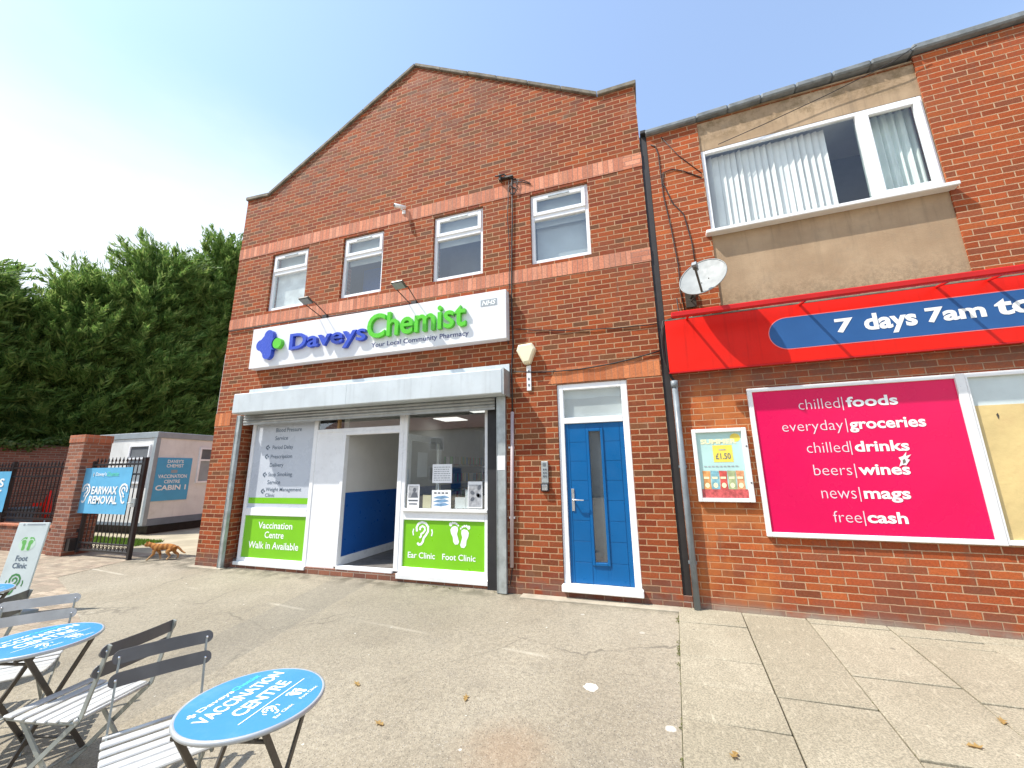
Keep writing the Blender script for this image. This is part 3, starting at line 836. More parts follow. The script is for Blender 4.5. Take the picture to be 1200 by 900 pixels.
# right window frame
sf.box(-3.665, -3.60, FY0, FY1, .10, 2.50).box(-2.255, -2.19, FY0, FY1, .10, 2.53)
sf.box(-3.60, -2.255, FY0, FY1, .875, 1.035).box(-3.60, -2.255, FY0, FY1, .10, .20)
front_frame = sf.build('shop_front', M_upvc, shop, bevel=.005)
MB().box(-6.98, -5.40, FY0-.05, FY0-.002, .05, .105).build('sill', M_sill, front_frame, bevel=.005)
MB().box(-3.66, -2.17, FY0-.06, FY0-.002, .045, .115).build('sill', M_sill, front_frame, bevel=.005)
MB().box(-3.62, -2.20, FY0-.035, FY0-.001, 1.0, 1.045).build('sill', M_sill, front_frame, bevel=.005)
MB().box(-5.42, -4.86, FY0+.01, FY1-.005, .10, 2.27).build('infill_panel', M_upvc, front_frame)
MB().box(-5.0, -4.965, FY0+.002, FY1, 2.335, 2.50).build('mullion', mat('bare_wood', (.36, .22, .10), .7), front_frame)
MB().box(-5.42, -3.745, .148, .156, 2.335, 2.50).build('pane', M_glass_shop, front_frame)
MB().box(-3.60, -2.255, .148, .156, 1.035, 2.50).build('pane', M_glass_shop, front_frame)
MB().box(-5.42, -4.93, .60, .62, 2.2, 2.6).build('backing_board', M_dark_room, front_frame)
MB().box(-6.885, -5.50, .145, .160, 1.0, 2.50).build('display_panel', M_vinyl, front_frame)
MB().box(-6.885, -5.50, .142, .160, .17, .87).build('green_panel', M_green, front_frame)
MB().box(-3.60, -2.255, .142, .160, .20, .875).build('green_panel', M_green, front_frame)
MB().box(-7.06, -2.0, FY0-.03, .134, -.05, .1).build('plinth', M_brick_old, shop)
MB().box(-2.185, -2.005, .06, .25, .0, 2.9).build('shaded_reveal', M_black, shop)  # black block painting in the shade of the recessed window reveal
# graphics
F = front(.1448)
Flat(F).rect(-6.87, -5.505, 1.075, 1.175).build('green_stripe', M_green, front_frame)
lines = [('Blood Pressure', 2.33, .075, -6.40, -5.80), ('Service', 2.185, .075, -6.40, -6.10), ('Period Delay', 2.02, .09, -6.44, -5.96), ('Prescription', 1.855, .09, -6.46, -5.96), ('Delivery', 1.705, .09, -6.46, -6.14),
         ('Stop Smoking', 1.54, .09, -6.47, -5.92), ('Service', 1.405, .075, -6.47, -6.17), ('Weight Management', 1.283, .085, -6.49, -5.68)]
for s, zb, h, x0, x1 in lines:
    d = .018 if any(c in s for c in 'ypg') else 0
    text('lettering', s, M_print_g, front_frame, F, (x0, x1, zb-d, zb+h-d), .002, bold=.008)
text('lettering', 'Clinic', M_print_g, front_frame, F, (-6.49, -6.27, 1.188, 1.248), .002, bold=.008)
f = Flat(F)
for z in (2.06, 1.895, 1.575, 1.285):
    cx = -6.55
    f.stroke([(cx-.045, z), (cx-.015, z+.03)], .022).stroke([(cx-.045, z), (cx-.015, z-.03)], .022).rect(cx-.012, cx+.012, z-.045, z-.012).rect(cx-.012, cx+.012, z+.012, z+.045)
    f.ell(cx+.03, z, .016, .016)
f.build('bullet_mark', M_print_g, front_frame)
F = front(.1418)
text('lettering', 'Vaccination', M_print_w, front_frame, F, (-6.56, -5.79, .655, .765), .002, bold=.014)
text('lettering', 'Centre', M_print_w, front_frame, F, (-6.39, -5.96, .50, .61), .002, bold=.014)
text('lettering', 'Walk in Available', M_print_w, front_frame, F, (-6.74, -5.62, .325, .44), .002, bold=.014)
text('lettering', 'Ear Clinic', M_print_w, front_frame, F, (-3.51, -3.05, .33, .415), .002, bold=.014)
text('lettering', 'Foot Clinic', M_print_w, front_frame, F, (-2.93, -2.40, .33, .415), .002, bold=.014)
Flat(F).ear(-3.27, .675, .32).build('ear_emblem', M_print_w, front_frame)
Flat(F).foot(-2.73, .70, .30, .22, 1).foot(-2.58, .66, .30, -.18, -1).build('foot_emblem', M_print_w, front_frame)
# printed notices stuck inside the glass
def notice(x0, x1, z0, z1, kind):
    F = front(.1395)
    n = MB().box(x0, x1, .140, .1465, z0, z1).build('notice', M_paper, front_frame)
    f = Flat(F, .001)
    w, h = x1-x0, z1-z0
    if kind == 'rows':
        for r in range(7):
            zz = z1-h*(.16+.115*r)
            x = x0+w*.08
            while x < x1-w*.12:
                l = rng.uniform(.06, .16)*w
                f.rect(x, min(x+l, x1-w*.06), zz-.006, zz+.006); x += l+.03*w
        f.build('print', M_ink_grey, front_frame)
    elif kind == 'photo':
        f.rect(x0+w*.08, x1-w*.08, z0+h*.42, z1-h*.06); f.build('print', M_ink_grey, front_frame)
        g = Flat(F, .002); g.ell(x0+w*.6, z1-h*.24, w*.14, h*.1).poly([(x0+w*.3, z0+h*.45), (x0+w*.9, z0+h*.45), (x0+w*.78, z0+h*.66), (x0+w*.45, z0+h*.66)])
        g.rect(x0+w*.1, x1-w*.1, z0+h*.28, z0+h*.34).rect(x0+w*.15, x1-w*.15, z0+h*.14, z0+h*.19); g.build('print', M_ink, front_frame)
    elif kind == 'blue':
        for r in range(3):
            f.poly([(x0+w*.06, z0+h*(.16+.2*r)), (x0+w*.5, z0+h*(.10+.2*r)), (x1-w*.06, z0+h*(.2+.2*r)), (x1-w*.3, z0+h*(.3+.2*r)), (x0+w*.3, z0+h*(.26+.2*r))])
        f.build('print', M_ink_blue, front_frame)
        g = Flat(F, .002)
        for q in range(4): g.rect(x0+w*(.12+.2*q), x0+w*(.25+.2*q), z1-h*.2, z1-h*.12)
        g.build('print', M_ink, front_frame)
    elif kind == 'dark':
        f.rect(x0+w*.05, x1-w*.05, z0+h*.05, z1-h*.12); f.build('print', M_ink_grey, front_frame)
        g = Flat(F, .002)
        for q in range(5): g.ell(x0+w*rng.uniform(.2, .8), z0+h*rng.uniform(.2, .8), w*.16, h*.07, rng.uniform(0, 3))
        g.build('print', M_ink, front_frame)
notice(-3.13, -2.80, 1.42, 1.70, 'rows')
notice(-3.56, -3.35, 1.05, 1.40, 'photo')
notice(-3.13, -2.81, 1.05, 1.315, 'blue')
notice(-2.53, -2.30, 1.06, 1.44, 'dark')
MB().box(-3.30, -3.155, .165, .172, 1.05, 1.24).build('notice', M_cream, front_frame)
MB().box(-2.75, -2.58, .165, .172, 1.05, 1.21).build('notice', M_paper, front_frame)
MB().box(-2.585, -2.525, .170, .176, 1.05, 1.32).build('notice', M_paper, front_frame)
# the shop door leaf stands open, folded back into the shop
b = MB()
lx, ly0, ly1 = -3.70, .30, 1.42
for y in (ly0, ly1-.09): b.box(lx-.03, lx+.03, y, y+.09, .15, 2.21)
b.box(lx-.03, lx+.03, ly0+.09, ly1-.09, 2.10, 2.21).box(lx-.03, lx+.03, ly0+.09, ly1-.09, .15, .40)
leaf = b.build('shop_door', M_upvc, shop, bevel=.005)
MB().box(lx-.005, lx+.005, ly0+.08, ly1-.08, .39, 2.11).build('pane', M_glass, leaf)
MB().box(lx+.007, lx+.010, .62, .94, 1.50, 1.92).build('notice', M_paper, leaf)
b = MB(); b.tube([(lx+.05, 1.25, 1.0), (lx+.08, 1.25, 1.0), (lx+.08, 1.25, 1.4), (lx+.05, 1.25, 1.4)], .012); b.build('pull_handle', M_chrome, leaf)

# ---- side door
fr = MB()
dx0, dx1, dz0, dz1 = DR
fr.box(dx0+.002, dx0+.085, .02, .10, dz0, dz1-.002).box(dx1-.085, dx1-.002, .02, .10, dz0, dz1-.002)
fr.box(dx0+.085, dx1-.085, .02, .10, dz1-.085, dz1-.002).box(dx0+.085, dx1-.085, .018, .10, 2.215, 2.295)
door_fr = fr.build('door_frame', M_upvc, shop, bevel=.006)
MB().box(dx0-.015, dx1+.015, -.075, .10, dz0+.005, dz0+.088).build('sill', M_sill, door_fr, bevel=.008)
MB().box(dx0+.08, dx1-.08, .055, .065, 2.29, dz1-.08).build('pane', M_glass, door_fr)
MB().box(dx0+.08, dx1-.08, .10, .11, 2.25, dz1-.05).build('blind', M_blind, door_fr)
lx0, lx1, lz0, lz1 = dx0+.088, dx1-.088, dz0+.092, 2.213
sx0, sx1, sz0, sz1 = -.700, -.545, .435, 2.100
leafm = MB()
# the leaf: boards with real grooves between them, cut round the glazed slot
yf = .045
gx = [lx0, lx0+.055, sx0-.045, sx1+.045, lx1-.055, lx1]
rows = [lz0+(lz1-lz0)*k/8 for k in range(9)]
leafm.box(lx0, sx0, yf+.006, .095, lz0, lz1).box(sx1, lx1, yf+.006, .095, lz0, lz1).box(sx0, sx1, yf+.006, .095, lz0, sz0).box(sx0, sx1, yf+.006, .095, sz1, lz1)
leafm.box(lx0, lx0+.052, yf, yf+.006, lz0, lz1).box(lx1-.052, lx1, yf, yf+.006, lz0, lz1)
for k in range(8):
    z0, z1 = rows[k]+.003, rows[k+1]-.003
    leafm.box(lx0+.058, sx0-.04, yf, yf+.006, z0, z1).box(sx1+.04, lx1-.058, yf, yf+.006, z0, z1)
leaf = leafm.build('door', M_door, shop, bevel=.0015)
b = MB()
b.box(sx0-.036, sx0, yf-.014, yf+.02, sz0-.036, sz1+.036).box(sx1, sx1+.036, yf-.014, yf+.02, sz0-.036, sz1+.036)
b.box(sx0, sx1, yf-.014, yf+.02, sz0-.036, sz0).box(sx0, sx1, yf-.014, yf+.02, sz1, sz1+.036)
b.build('glazing_bead', M_door, leaf, bevel=.005)
MB().box(sx0, sx1, yf+.012, yf+.018, sz0, sz1).build('pane', M_glass_up, leaf)
MB().box(sx0, sx1, .0955, .10, sz0, sz1).build('dark_hall', M_dark_room, leaf)
b = MB().box(-.968, -.932, yf-.012, yf, 1.06, 1.345)
b.tube([(-.95, yf-.01, 1.205), (-.95, yf-.062, 1.205), (-.938, yf-.066, 1.204), (-.80, yf-.066, 1.202)], .0105)
b.build('handle', M_chrome, leaf, bevel=.003)

# ---- roller shutter
b = MB().prism([(-6.995, 3.01), (-6.995, 2.655), (-1.825, 2.655), (-1.825, 3.01)], -.30, -.001)
hood = b.build('shutter_box', M_hood, shop, bevel=.012)
MB().box(-6.97, -1.80, -.035, -.001, 3.012, 3.14).build('flashing', M_hood, shop, bevel=.004)
MB().box(-4.50, -4.497, -.3015, -.299, 2.66, 3.005).build('box_seam', M_galv, hood)
MB().box(-1.824, -1.80, -.29, -.001, 2.64, 3.02).build('end_plate', M_galv, hood)
b = MB()
for k in range(3): b.tube([(-7.0, -.03, 2.625-.05*k), (-2.03, -.03, 2.625-.05*k)], .027, 10)
b.box(-7.0, -2.03, -.045, -.015, 2.47, 2.515)
b.build('shutter_curtain', M_lath, shop)
for x0, x1 in ((-7.155, -7.075), (-2.0, -1.865)):
    b = MB().box(x0, x1, -.065, -.001, .005, 2.653).box(x0+.004, x0+.012, -.074, -.064, .005, 2.653)
    b.build('shutter_guide', M_galv, shop, bevel=.004)
MB().box(-1.995, -1.87, -.069, -.065, 1.60, 1.80).build('lock_plate', M_sill, shop)

# white edge trim on the left flank
o = MB().box(-7.83, -7.795, .02, .10, 2.45, 3.95).build('white_trim', M_upvc, shop, bevel=.006)

# ================================================================== SHOP SIGN
sign = thing('shop_sign', 'long white fascia sign with raised blue and green letters above the roller shutter box', 'sign', (-4.35, -.07, 3.5))
MB().box(-6.92, -1.80, -.15, -.002, 3.51, 4.29).build('board', M_white, sign, bevel=.006)
F = front(-.1505)
def solid(shapes, name, m, parent, ext, F=F):
    """flat outline pulled out of the sign face"""
    b = MB(F)
    for pts in shapes:
        n = len(pts)
        b.add([(x, y, 0) for x, y in pts]+[(x, y, ext) for x, y in pts], [tuple(range(n, 2*n)), tuple(range(n-1, -1, -1))]+[(i, (i+1) % n, (i+1) % n+n, i+n) for i in range(n)])
    return b.build(name, m, parent)
# emblem: a three-armed blue plus with a round green bead in the gap
def plus_outline(cx, cz, L, w):
    P_ = []
    def cap(ax, az, a0, a1):
        for k in range(9): a = R(a0+(a1-a0)*k/8); P_.append((ax+w*math.cos(a), az+w*math.sin(a)))
    cap(cx, cz+L, 0, 180); cap(cx-L, cz, 90, 270); cap(cx, cz-L, 180, 360)
    P_.append((cx+w, cz-w))
    for k in range(9): a = R(-110-140*k/8); P_.append((cx+w+.115+.13*math.cos(a), cz+.13*math.sin(a)))
    P_.append((cx+w, cz+w))
    return P_
solid([plus_outline(-6.42, 3.915, .175, .105)], 'emblem', M_blue_letter, sign, .075)
solid([[(-6.20+.10*math.cos(2*math.pi*k/24), 3.915+.10*math.sin(2*math.pi*k/24)) for k in range(24)]], 'emblem_bead', M_green_letter, sign, .075)
text('lettering', 'Daveys', M_blue_letter, sign, F, (-5.92, -4.27, 3.665, 4.055), 0, ext=.062, bold=.016, side=M_blue_side)
text('lettering', 'Chemist', M_green_letter, sign, F, (-4.25, -2.44, 3.765, 4.19), 0, ext=.062, bold=.016, side=M_green_side)
text('lettering', 'Your Local Community Pharmacy', M_navy, sign, F, (-4.19, -2.41, 3.60, 3.705), .003, bold=.008)
f = Flat(F, .002); f.rect(-2.215, -1.945, 4.055, 4.165); f.build('badge', M_silver, sign)
text('lettering', 'NHS', M_print_w, sign, F, (-2.195, -1.965, 4.072, 4.148), .004, bold=.025, shear=.25)

# ================================================================== WALL FIXTURES
def floodlight(x, label, z):
    t = thing('floodlight', label, 'floodlight', (x, -.05, z), 0, 'floodlights on arms above the long white sign')
    b = MB().box(x-.05, x+.05, -.06, -.001, z-.16, z-.06)
    b.build('wall_plate', M_black, t, bevel=.004)
    b = MB(); b.tube([(x-.07, -.05, z-.10), (x-.11, -.42, z+.02)], .008, 6).tube([(x+.07, -.05, z-.10), (x+.11, -.42, z+.02)], .008, 6).tube([(x-.11, -.42, z+.02), (x+.11, -.42, z+.02)], .009, 6)
    b.tube([(x-.07, -.05, z-.10), (x+.0, -.03, z-.30)], .006, 6)
    b.build('arm', M_cable, t)
    c = Vector((x, -.49, z+.03))
    b = MB().obox(c, (1, 0, 0), (0, -.92, .38), (0, .38, .92), .105, .075, .02)
    b.build('lamp_head', M_leg, t, bevel=.008)
    b = MB().obox(c-Vector((0, .38, .92)).normalized()*.024, (1, 0, 0), (0, -.92, .38), (0, .38, .92), .09, .06, .003)
    b.build('lens', M_dish, t)
floodlight(-5.33, 'small black floodlight on a thin arm below the leftmost upper window', 4.47)
floodlight(-3.47, 'small black floodlight on a thin arm in the middle above the green letters', 4.45)

t = thing('security_camera', 'small white security camera on the upper pale brick band', 'camera', (-3.78, -.1, 6.23))
MB().box(-3.81, -3.75, -.03, -.001, 6.14, 6.21).build('mount', M_upvc, t, bevel=.004)
b = MB(); b.tube([(-3.78, -.02, 6.175), (-3.80, -.09, 6.22)], .012); b.build('arm', M_upvc, t)
b = MB(); b.tube([(-3.74, -.03, 6.25), (-3.87, -.18, 6.225)], .033, 12); hd = b.build('camera_body', M_upvc, t)
b = MB(); b.tube([(-3.868, -.178, 6.2255), (-3.877, -.188, 6.2235)], .025, 12); b.build('lens', M_black, hd)

t = thing('alarm_box', 'cream six-sided burglar alarm box on the brickwork left of the blue door', 'alarm', (-1.53, -.05, 2.7))
hexa = [(-1.645, 3.405), (-1.435, 3.415), (-1.385, 3.325), (-1.47, 3.105), (-1.565, 3.10), (-1.675, 3.315)]
b = MB()
inn = [(x*.80-1.53*.20, z*.80+3.27*.20) for x, z in hexa]
n = 6
b.add([(x, -.003, z) for x, z in hexa]+[(x, -.075, z) for x, z in hexa]+[(x, -.105, z) for x, z in inn],
      [tuple(range(5, -1, -1)), tuple(range(12, 18))]+[(i, (i+1) % 6, (i+1) % 6+6, i+6) for i in range(6)]+[(i+6, (i+1) % 6+6, (i+1) % 6+12, i+12) for i in range(6)])
b.build('cover', M_cream, t, bevel=.006)
b = MB().box(-1.54, -1.475, -.022, -.001, 2.715, 3.09); br = b.build('bracket', M_sill, t, bevel=.003)
b = MB()
for z in (2.78, 2.87, 2.98): b.box(-1.518, -1.497, -.026, -.0215, z, z+.035)
b.build('slot', M_ink, br)

t = thing('door_intercom', 'narrow silver door intercom with a black key safe below, beside the blue door', 'intercom', (-1.31, -.02, 1.32))
MB().box(-1.36, -1.265, -.03, -.001, 1.42, 1.71).build('panel', M_galv, t, bevel=.006)
b = MB()
for k, z in enumerate((1.50, 1.545, 1.59)):
    for x in (-1.335, -1.305): b.box(x, x+.02, -.035, -.0295, z, z+.022)
b.build('call_button', M_ink, t)
b = MB()
for k in range(4): b.box(-1.335, -1.29, -.033, -.0295, 1.645+k*.012, 1.65+k*.012)
b.build('speaker_grille', M_ink, t)
b = MB().box(-1.367, -1.258, -.05, -.001, 1.31, 1.42); ks = b.build('key_safe', M_black, t, bevel=.008)
MB().box(-1.35, -1.275, -.056, -.049, 1.325, 1.40).build('safe_door', M_chrome, ks, bevel=.004)

# conduit and cables on the brick face
t = thing('cable_conduit', 'pinkish grey plastic conduit running down the brickwork beside the shutter guide', 'conduit', (-1.785, -.02, .33))
b = MB(); b.tube([(-1.80, -.026, .33), (-1.765, -.026, 2.42)], .025, 10); b.build('pipe', M_pipe, t)
for z in (.95, 1.9): MB().box(-1.83, -1.75, -.03, -.001, z, z+.025).build('clip', M_sill, t)
def cable(name, pts, label, r=.007, cat='cable', group=None, m=None):
    b = MB(); b.tube(pts, r, 6)
    return tag(b.build(name, m or M_cable), label, cat, group)
def sag(a, b_, d, n=14, wob=0.):
    a = Vector(a); b_ = Vector(b_)
    return [a.lerp(b_, k/n)+Vector((0, -.004*math.sin(k*1.7), -d*4*(k/n)*(1-k/n)+wob*math.sin(k*2.3))) for k in range(n+1)]
drop = [(-1.72, -.02, 6.33), (-1.725, -.02, 5.6), (-1.74, -.02, 5.0), (-1.75, -.02, 4.45), (-1.755, -.02, 3.9), (-1.74, -.02, 3.45), (-1.77, -.02, 3.05), (-1.765, -.025, 2.7), (-1.765, -.026, 2.43)]
cable('hanging_cable', drop, 'black cable dropping down the brickwork from the coil to the conduit', .011)
cable('hanging_cable', [(x-.055+.03*math.sin(z*3), y, z) for x, y, z in drop[:6]], 'thin black cable dropping crookedly left of the main drop cable', .007)
cable('hanging_cable', sag((-1.70, -.014, 3.68), (.30, -.014, 3.50), .05, wob=.004), 'thin black cable sagging across the bricks from the long sign to the gap', .0065)
cable('hanging_cable', sag((-1.74, -.018, 3.02), (.30, -.018, 3.12), .10), 'thicker black cable sagging across the pale brick arch over the blue door', .009)
cable('hanging_cable', [(-1.80, -.012, .33), (-1.81, -.012, .22), (-1.83, -.02, .12), (-1.90, -.03, .10)], 'short cable end curling out of the conduit near the ground', .006)
t = thing('cable_bracket', 'wall bracket with a tangled coil of old cable on the upper pale brick band', 'cable bracket', (-1.75, -.05, 6.1))
b = MB().box(-1.95, -1.70, -.05, -.001, 6.335, 6.36).box(-1.93, -1.90, -.08, -.001, 6.30, 6.40); b.build('bracket', M_leg, t)
b = MB()
for k in range(3):
    cx, cz, r_ = (-1.70, 6.12, .10), (-1.68, 6.20, .085), (-1.71, 6.07, .07)
    c = (cx, cz, r_)[k]
    b.tube([(c[0]+c[2]*.75*math.cos(2*math.pi*q/18+k), -.025-.012*math.sin(q*.9+k), c[1]+c[2]*math.sin(2*math.pi*q/18+k)) for q in range(19)], .006, 6)
b.tube([(-2.0, -.06, 6.40), (-1.93, -.09, 6.36), (-1.85, -.05, 6.40), (-1.78, -.03, 6.34), (-1.70, -.03, 6.30)], .012, 6)
b.tube([(-1.70, -.02, 6.25), (-1.55, -.02, 6.20), (-1.40, -.02, 6.12)], .007, 6).tube([(-1.72, -.02, 6.30), (-1.55, -.02, 6.235), (-1.42, -.02, 6.15)], .006, 6)
b.build('coil', M_cable, t)
cable('hanging_cable', [(-7.75, -.02, 4.405), (-6.9, -.02, 4.40), (-5.9, -.02, 4.41), (-5.35, -.02, 4.38), (-4.6, -.02, 4.37), (-3.5, -.02, 4.355)], 'thin dark cable clipped along under the lower pale brick band', .010)

# ================================================================== NEIGHBOURING SHOP (right)
conv = thing('convenience_store', 'flat roofed brick store with a tan rendered upper panel and a wide white window', 'building', (.40, 0, 0), R(-2))
XR_ = MW[conv.name]
def LB(): return MB(XR_)
def lfront(y): return XR_ @ front(y)
b = LB()
UL = 9.0
holed(b, 0, UL, -.3, 6.46, [(.69, 3.135, 3.30, 6.4601)], 0, .02)
b.quad((0, 0, -.3), (0, 9, -.3), (0, 9, 6.46), (0, 0, 6.46)).quad((UL, 0, -.3), (UL, 0, 6.46), (UL, 9, 6.46), (UL, 9, -.3)).quad((0, 0, 6.45), (UL, 0, 6.45), (UL, 9, 6.45), (0, 9, 6.45))
b.quad((0, .0, 6.46), (.69, .0, 6.46), (.69, .0, 6.462), (0, .0, 6.462))
b.quad((3.136, 0, 6.46), (UL, 0, 6.46), (UL, 0, 6.66), (3.136, 0, 6.54)).quad((3.136, 0, 6.46), (3.136, 0, 6.54), (3.136, .3, 6.54), (3.136, .3, 6.46))
b.build('wall', M_brick_r, conv)
b = LB()
holed(b, .69, 3.135, 3.30, 6.50, [(.695, 3.13, 4.69, 5.985)], .019, .06)
b.build('rendered_panel', M_render, conv)
b = LB()
def felt(u0, u1, z0, z1, h):
    vs = [(u0, -.07, z0), (u1, -.07, z1), (u1, .35, z1), (u0, .35, z0)]
    b.add(vs+[(x, y, z+h) for x, y, z in vs], [(0, 3, 2, 1), (4, 5, 6, 7), (0, 1, 5, 4), (1, 2, 6, 5), (2, 3, 7, 6), (3, 0, 4, 7)])
felt(-.01, .685, 6.463, 6.468, .075)
seg = np.linspace(.69, 3.12, 7)
for k in range(6): felt(seg[k], seg[k+1]-.004, 6.475+.012*k+rng.uniform(-.004, .004), 6.475+.012*(k+1), .085)
felt(3.125, UL, 6.565, 6.68, .095)
b.build('coping', M_felt, conv, bevel=.018)
LB().box(-.085, .0, -.05, .06, 6.50, 6.56).build('gutter_end', M_black, conv, bevel=.01)
b = LB().box(-.097, -.004, .015, .30, .14, 6.50)  # black strip for the gap between the shops, its shadow put into the colour
b.build('dark_gap_strip', M_cable, conv)
LB().box(-.099, -.002, -.004, .30, -.1, .139).build('joint_plug', M_brick_old, conv)

# upper window: one fixed light with vertical blinds, one casement
u0, u1, z0, z1 = .695, 3.13, 4.69, 5.985
ud = 2.50
b = LB()
wy0, wy1 = .022, .078
b.box(u0, u0+.05, wy0, wy1, z0, z1).box(u1-.05, u1, wy0, wy1, z0, z1).box(u0+.05, u1-.05, wy0, wy1, z1-.055, z1).box(u0+.05, u1-.05, wy0, wy1, z0, z0+.06)
b.box(ud-.03, ud+.03, wy0-.002, wy1, z0+.06, z1-.055)
w = b.build('window', M_upvc, conv, bevel=.006)
b = LB()
c0, c1, d0, d1 = ud+.022, u1-.03, z0+.045, z1-.04
b.box(c0, c0+.07, wy0-.024, wy0+.03, d0, d1).box(c1-.07, c1, wy0-.024, wy0+.03, d0, d1).box(c0+.07, c1-.07, wy0-.024, wy0+.03, d1-.07, d1).box(c0+.07, c1-.07, wy0-.024, wy0+.03, d0, d0+.07)
b.build('casement', M_upvc, w, bevel=.006)
LB().box(u0+.045, ud-.028, .045, .053, z0+.055, z1-.05).build('pane', M_glass, w)
LB().box(c0+.065, c1-.065, .03, .038, d0+.065, d1-.065).build('pane', M_glass, w)
LB().box(u0-.075, u1+.05, -.105, .02, 4.640, 4.688).build('sill', M_sill, w, bevel=.008)
b = LB()
k = 0; x = u0+.06
while x < 2.10:
    a = -rng.uniform(.18, .5) if k % 5 else -rng.uniform(.6, .8)
    dx, dy = .064*math.cos(a), .064*math.sin(a)
    b.obox((x+.03, .17, (z0+z1)/2+.01), (dx, dy, 0), (-dy, dx, 0), (0, 0, 1), .062, .0012, .60)
    x += .074; k += 1
b.build('vertical_blind', mat('ivory_blind', (.82, .82, .79), .8, var=.06), w)
b = LB()
for (a0, a1) in ((ud+.02, 3.12),):
    n = 40
    vs = []
    for i in range(n+1):
        x = a0+(a1-a0)*i/n
        vs.append((x, .20+.028*math.sin(i*1.15)+.012*math.sin(i*2.9), None))
    m = len(b.v)
    b.add([(x, y, z0) for x, y, _ in vs]+[(x, y, z1) for x, y, _ in vs], [(i, i+1, n+2+i, n+1+i) for i in range(n)])
b.build('curtain', mat('pale_green_curtain', (.76, .82, .78), .9, var=.06), w)
LB().box(u0, u1, 1.0, 1.05, 4.2, 6.3).build('inner_wall', M_dark_room, conv)
LB().box(u0, u1, .08, 1.05, 6.05, 6.1).build('inner_ceiling', M_blind, conv)

# red fascia with its rail
fas = thing('shop_fascia', 'bright red store fascia with a blue rounded panel of white opening hours', 'sign', (.5, -.1, 2.77), R(-2))
LB().box(-.005, UL, -.10, -.002, 2.793, 3.490).build('fascia_panel', M_red, fas, bevel=.006)
b = LB(); b.box(-.015, UL, -.112, -.097, 2.778, 2.794); b.build('bottom_trim', M_red_dark, fas)
f = Flat(lfront(-.1012), .001)
pts = [(UL-.2, 2.952), (UL-.2, 3.334)] + [(1.333+.191*math.cos(R(90+180*k/20)), 3.143+.191*math.sin(R(90+180*k/20))) for k in range(21)]
f.poly(pts); f.build('blue_panel', M_pill, fas)
M_pink_line = mat('pale_red_edge', (.80, .20, .18), .4)
f = Flat(lfront(-.1012), .0006)
pts = [(UL-.2, 2.944), (UL-.2, 3.342)] + [(1.333+.199*math.cos(R(90+180*k/20)), 3.143+.199*math.sin(R(90+180*k/20))) for k in range(21)]
f.poly(pts); f.build('panel_edge', M_pink_line, fas)
Fp = lfront(-.1032)
for s, x0, x1, a, c in (('7', 1.755, 1.925, 3.05, 3.215), ('days', 2.015, 2.47, 2.99, 3.235), ('7am', 2.545, 3.015, 3.055, 3.22), ('to', 3.085, 3.40, 3.055, 3.23)):
    text('lettering', s, M_print_w, fas, Fp, (1.0192*x0+.0077, 1.0192*x1+.0077, 1.0192*a-.0307, 1.0192*c-.0307), .002, bold=.035)
# rail held off the wall on short arms; the arms and rail throw the long slanting shadows
rail = thing('awning_rail', 'dark red rail held on short arms along the top of the red fascia', 'rail', (.5, -.4, 3.4), R(-2))
LB().box(.06, UL, -.45, -.39, 3.405, 3.475).build('rail', M_red_dark, rail, bevel=.012)
for u in (.25, 1.462, 2.692, 3.10, 4.3, 5.5):
    LB().bar((1.0192*u+.0077, -.098, 3.478), (1.0192*u+.0077, -.392, 3.445), .024, .020).build('arm', M_red_dark, rail)
LB().box(.0, UL, -.10, -.002, 3.491, 3.505).build('flashing', M_coping, fas)

# magenta panel and the boarded window
pk = thing('advert_panel', 'magenta shop advert panel in a white metal frame beneath the red fascia', 'sign', (2.2, -.02, .84), R(-2))
b = LB()
a0, a1, e0, e1 = .835, 2.815, .835, 2.52
b.box(a0, a0+.05, -.045, -.001, e0, e1).box(a1-.078, a1, -.05, -.001, e0, e1).box(a0+.05, a1-.078, -.045, -.001, e1-.045, e1).box(a0+.05, a1-.078, -.045, -.001, e0, e0+.05)
b.build('frame', M_alu, pk, bevel=.004)
LB().box(a0+.049, a1-.077, -.028, -.003, e0+.049, e1-.044).build('panel', M_pink, pk)
Fk = lfront(-.029)
rows_ = [('chilled', 'foods', 1.335, 1.725, 1.785, 2.24), ('everyday', 'groceries', 1.14, 1.72, 1.775, 2.43), ('chilled', 'drinks', 1.345, 1.73, 1.785, 2.25), ('beers', 'wines', 1.375, 1.72, 1.78, 2.215), ('news', 'mags', 1.41, 1.72, 1.785, 2.175), ('free', 'cash', 1.48, 1.725, 1.775, 2.11)]
def span(s):
    return (-.036 if any(c in s for c in 'gyp') else 0, .115 if any(c in s for c in 'dhklbf') else (.11 if 'i' in s else .082))
M_soft = mat('soft_white_print', (.80, .62, .68), .4, var=.03)
for k, (l, r_, p0, p1, q0, q1) in enumerate(rows_):
    zb = 2.235-.2455*k
    a, c = span(l); text('lettering', l, M_soft, pk, Fk, (p0, p1, zb+a, zb+c), .002, bold=-.012)
    a, c = span(r_); text('lettering', r_, M_print_w, pk, Fk, (q0, q1, zb+a, zb+c), .002, bold=.026)
for k in range(6): Flat(Fk, .002).rect(1.747, 1.756, 2.235-.2455*k-.03, 2.235-.2455*k+.12).build('divider', M_soft, pk)
f = Flat(Fk, .004)
f.poly([(2.13, 1.58), (2.16, 1.60), (2.19, 1.595), (2.23, 1.65), (2.21, 1.66), (2.25, 1.705), (2.205, 1.69), (2.215, 1.735), (2.18, 1.69), (2.14, 1.675), (2.155, 1.64)])
f.build('torn_sticker', M_paper, pk)
f = Flat(Fk, .005).poly([(2.165, 1.61), (2.195, 1.625), (2.19, 1.66), (2.17, 1.65)]); f.build('torn_sticker', M_coping, pk)
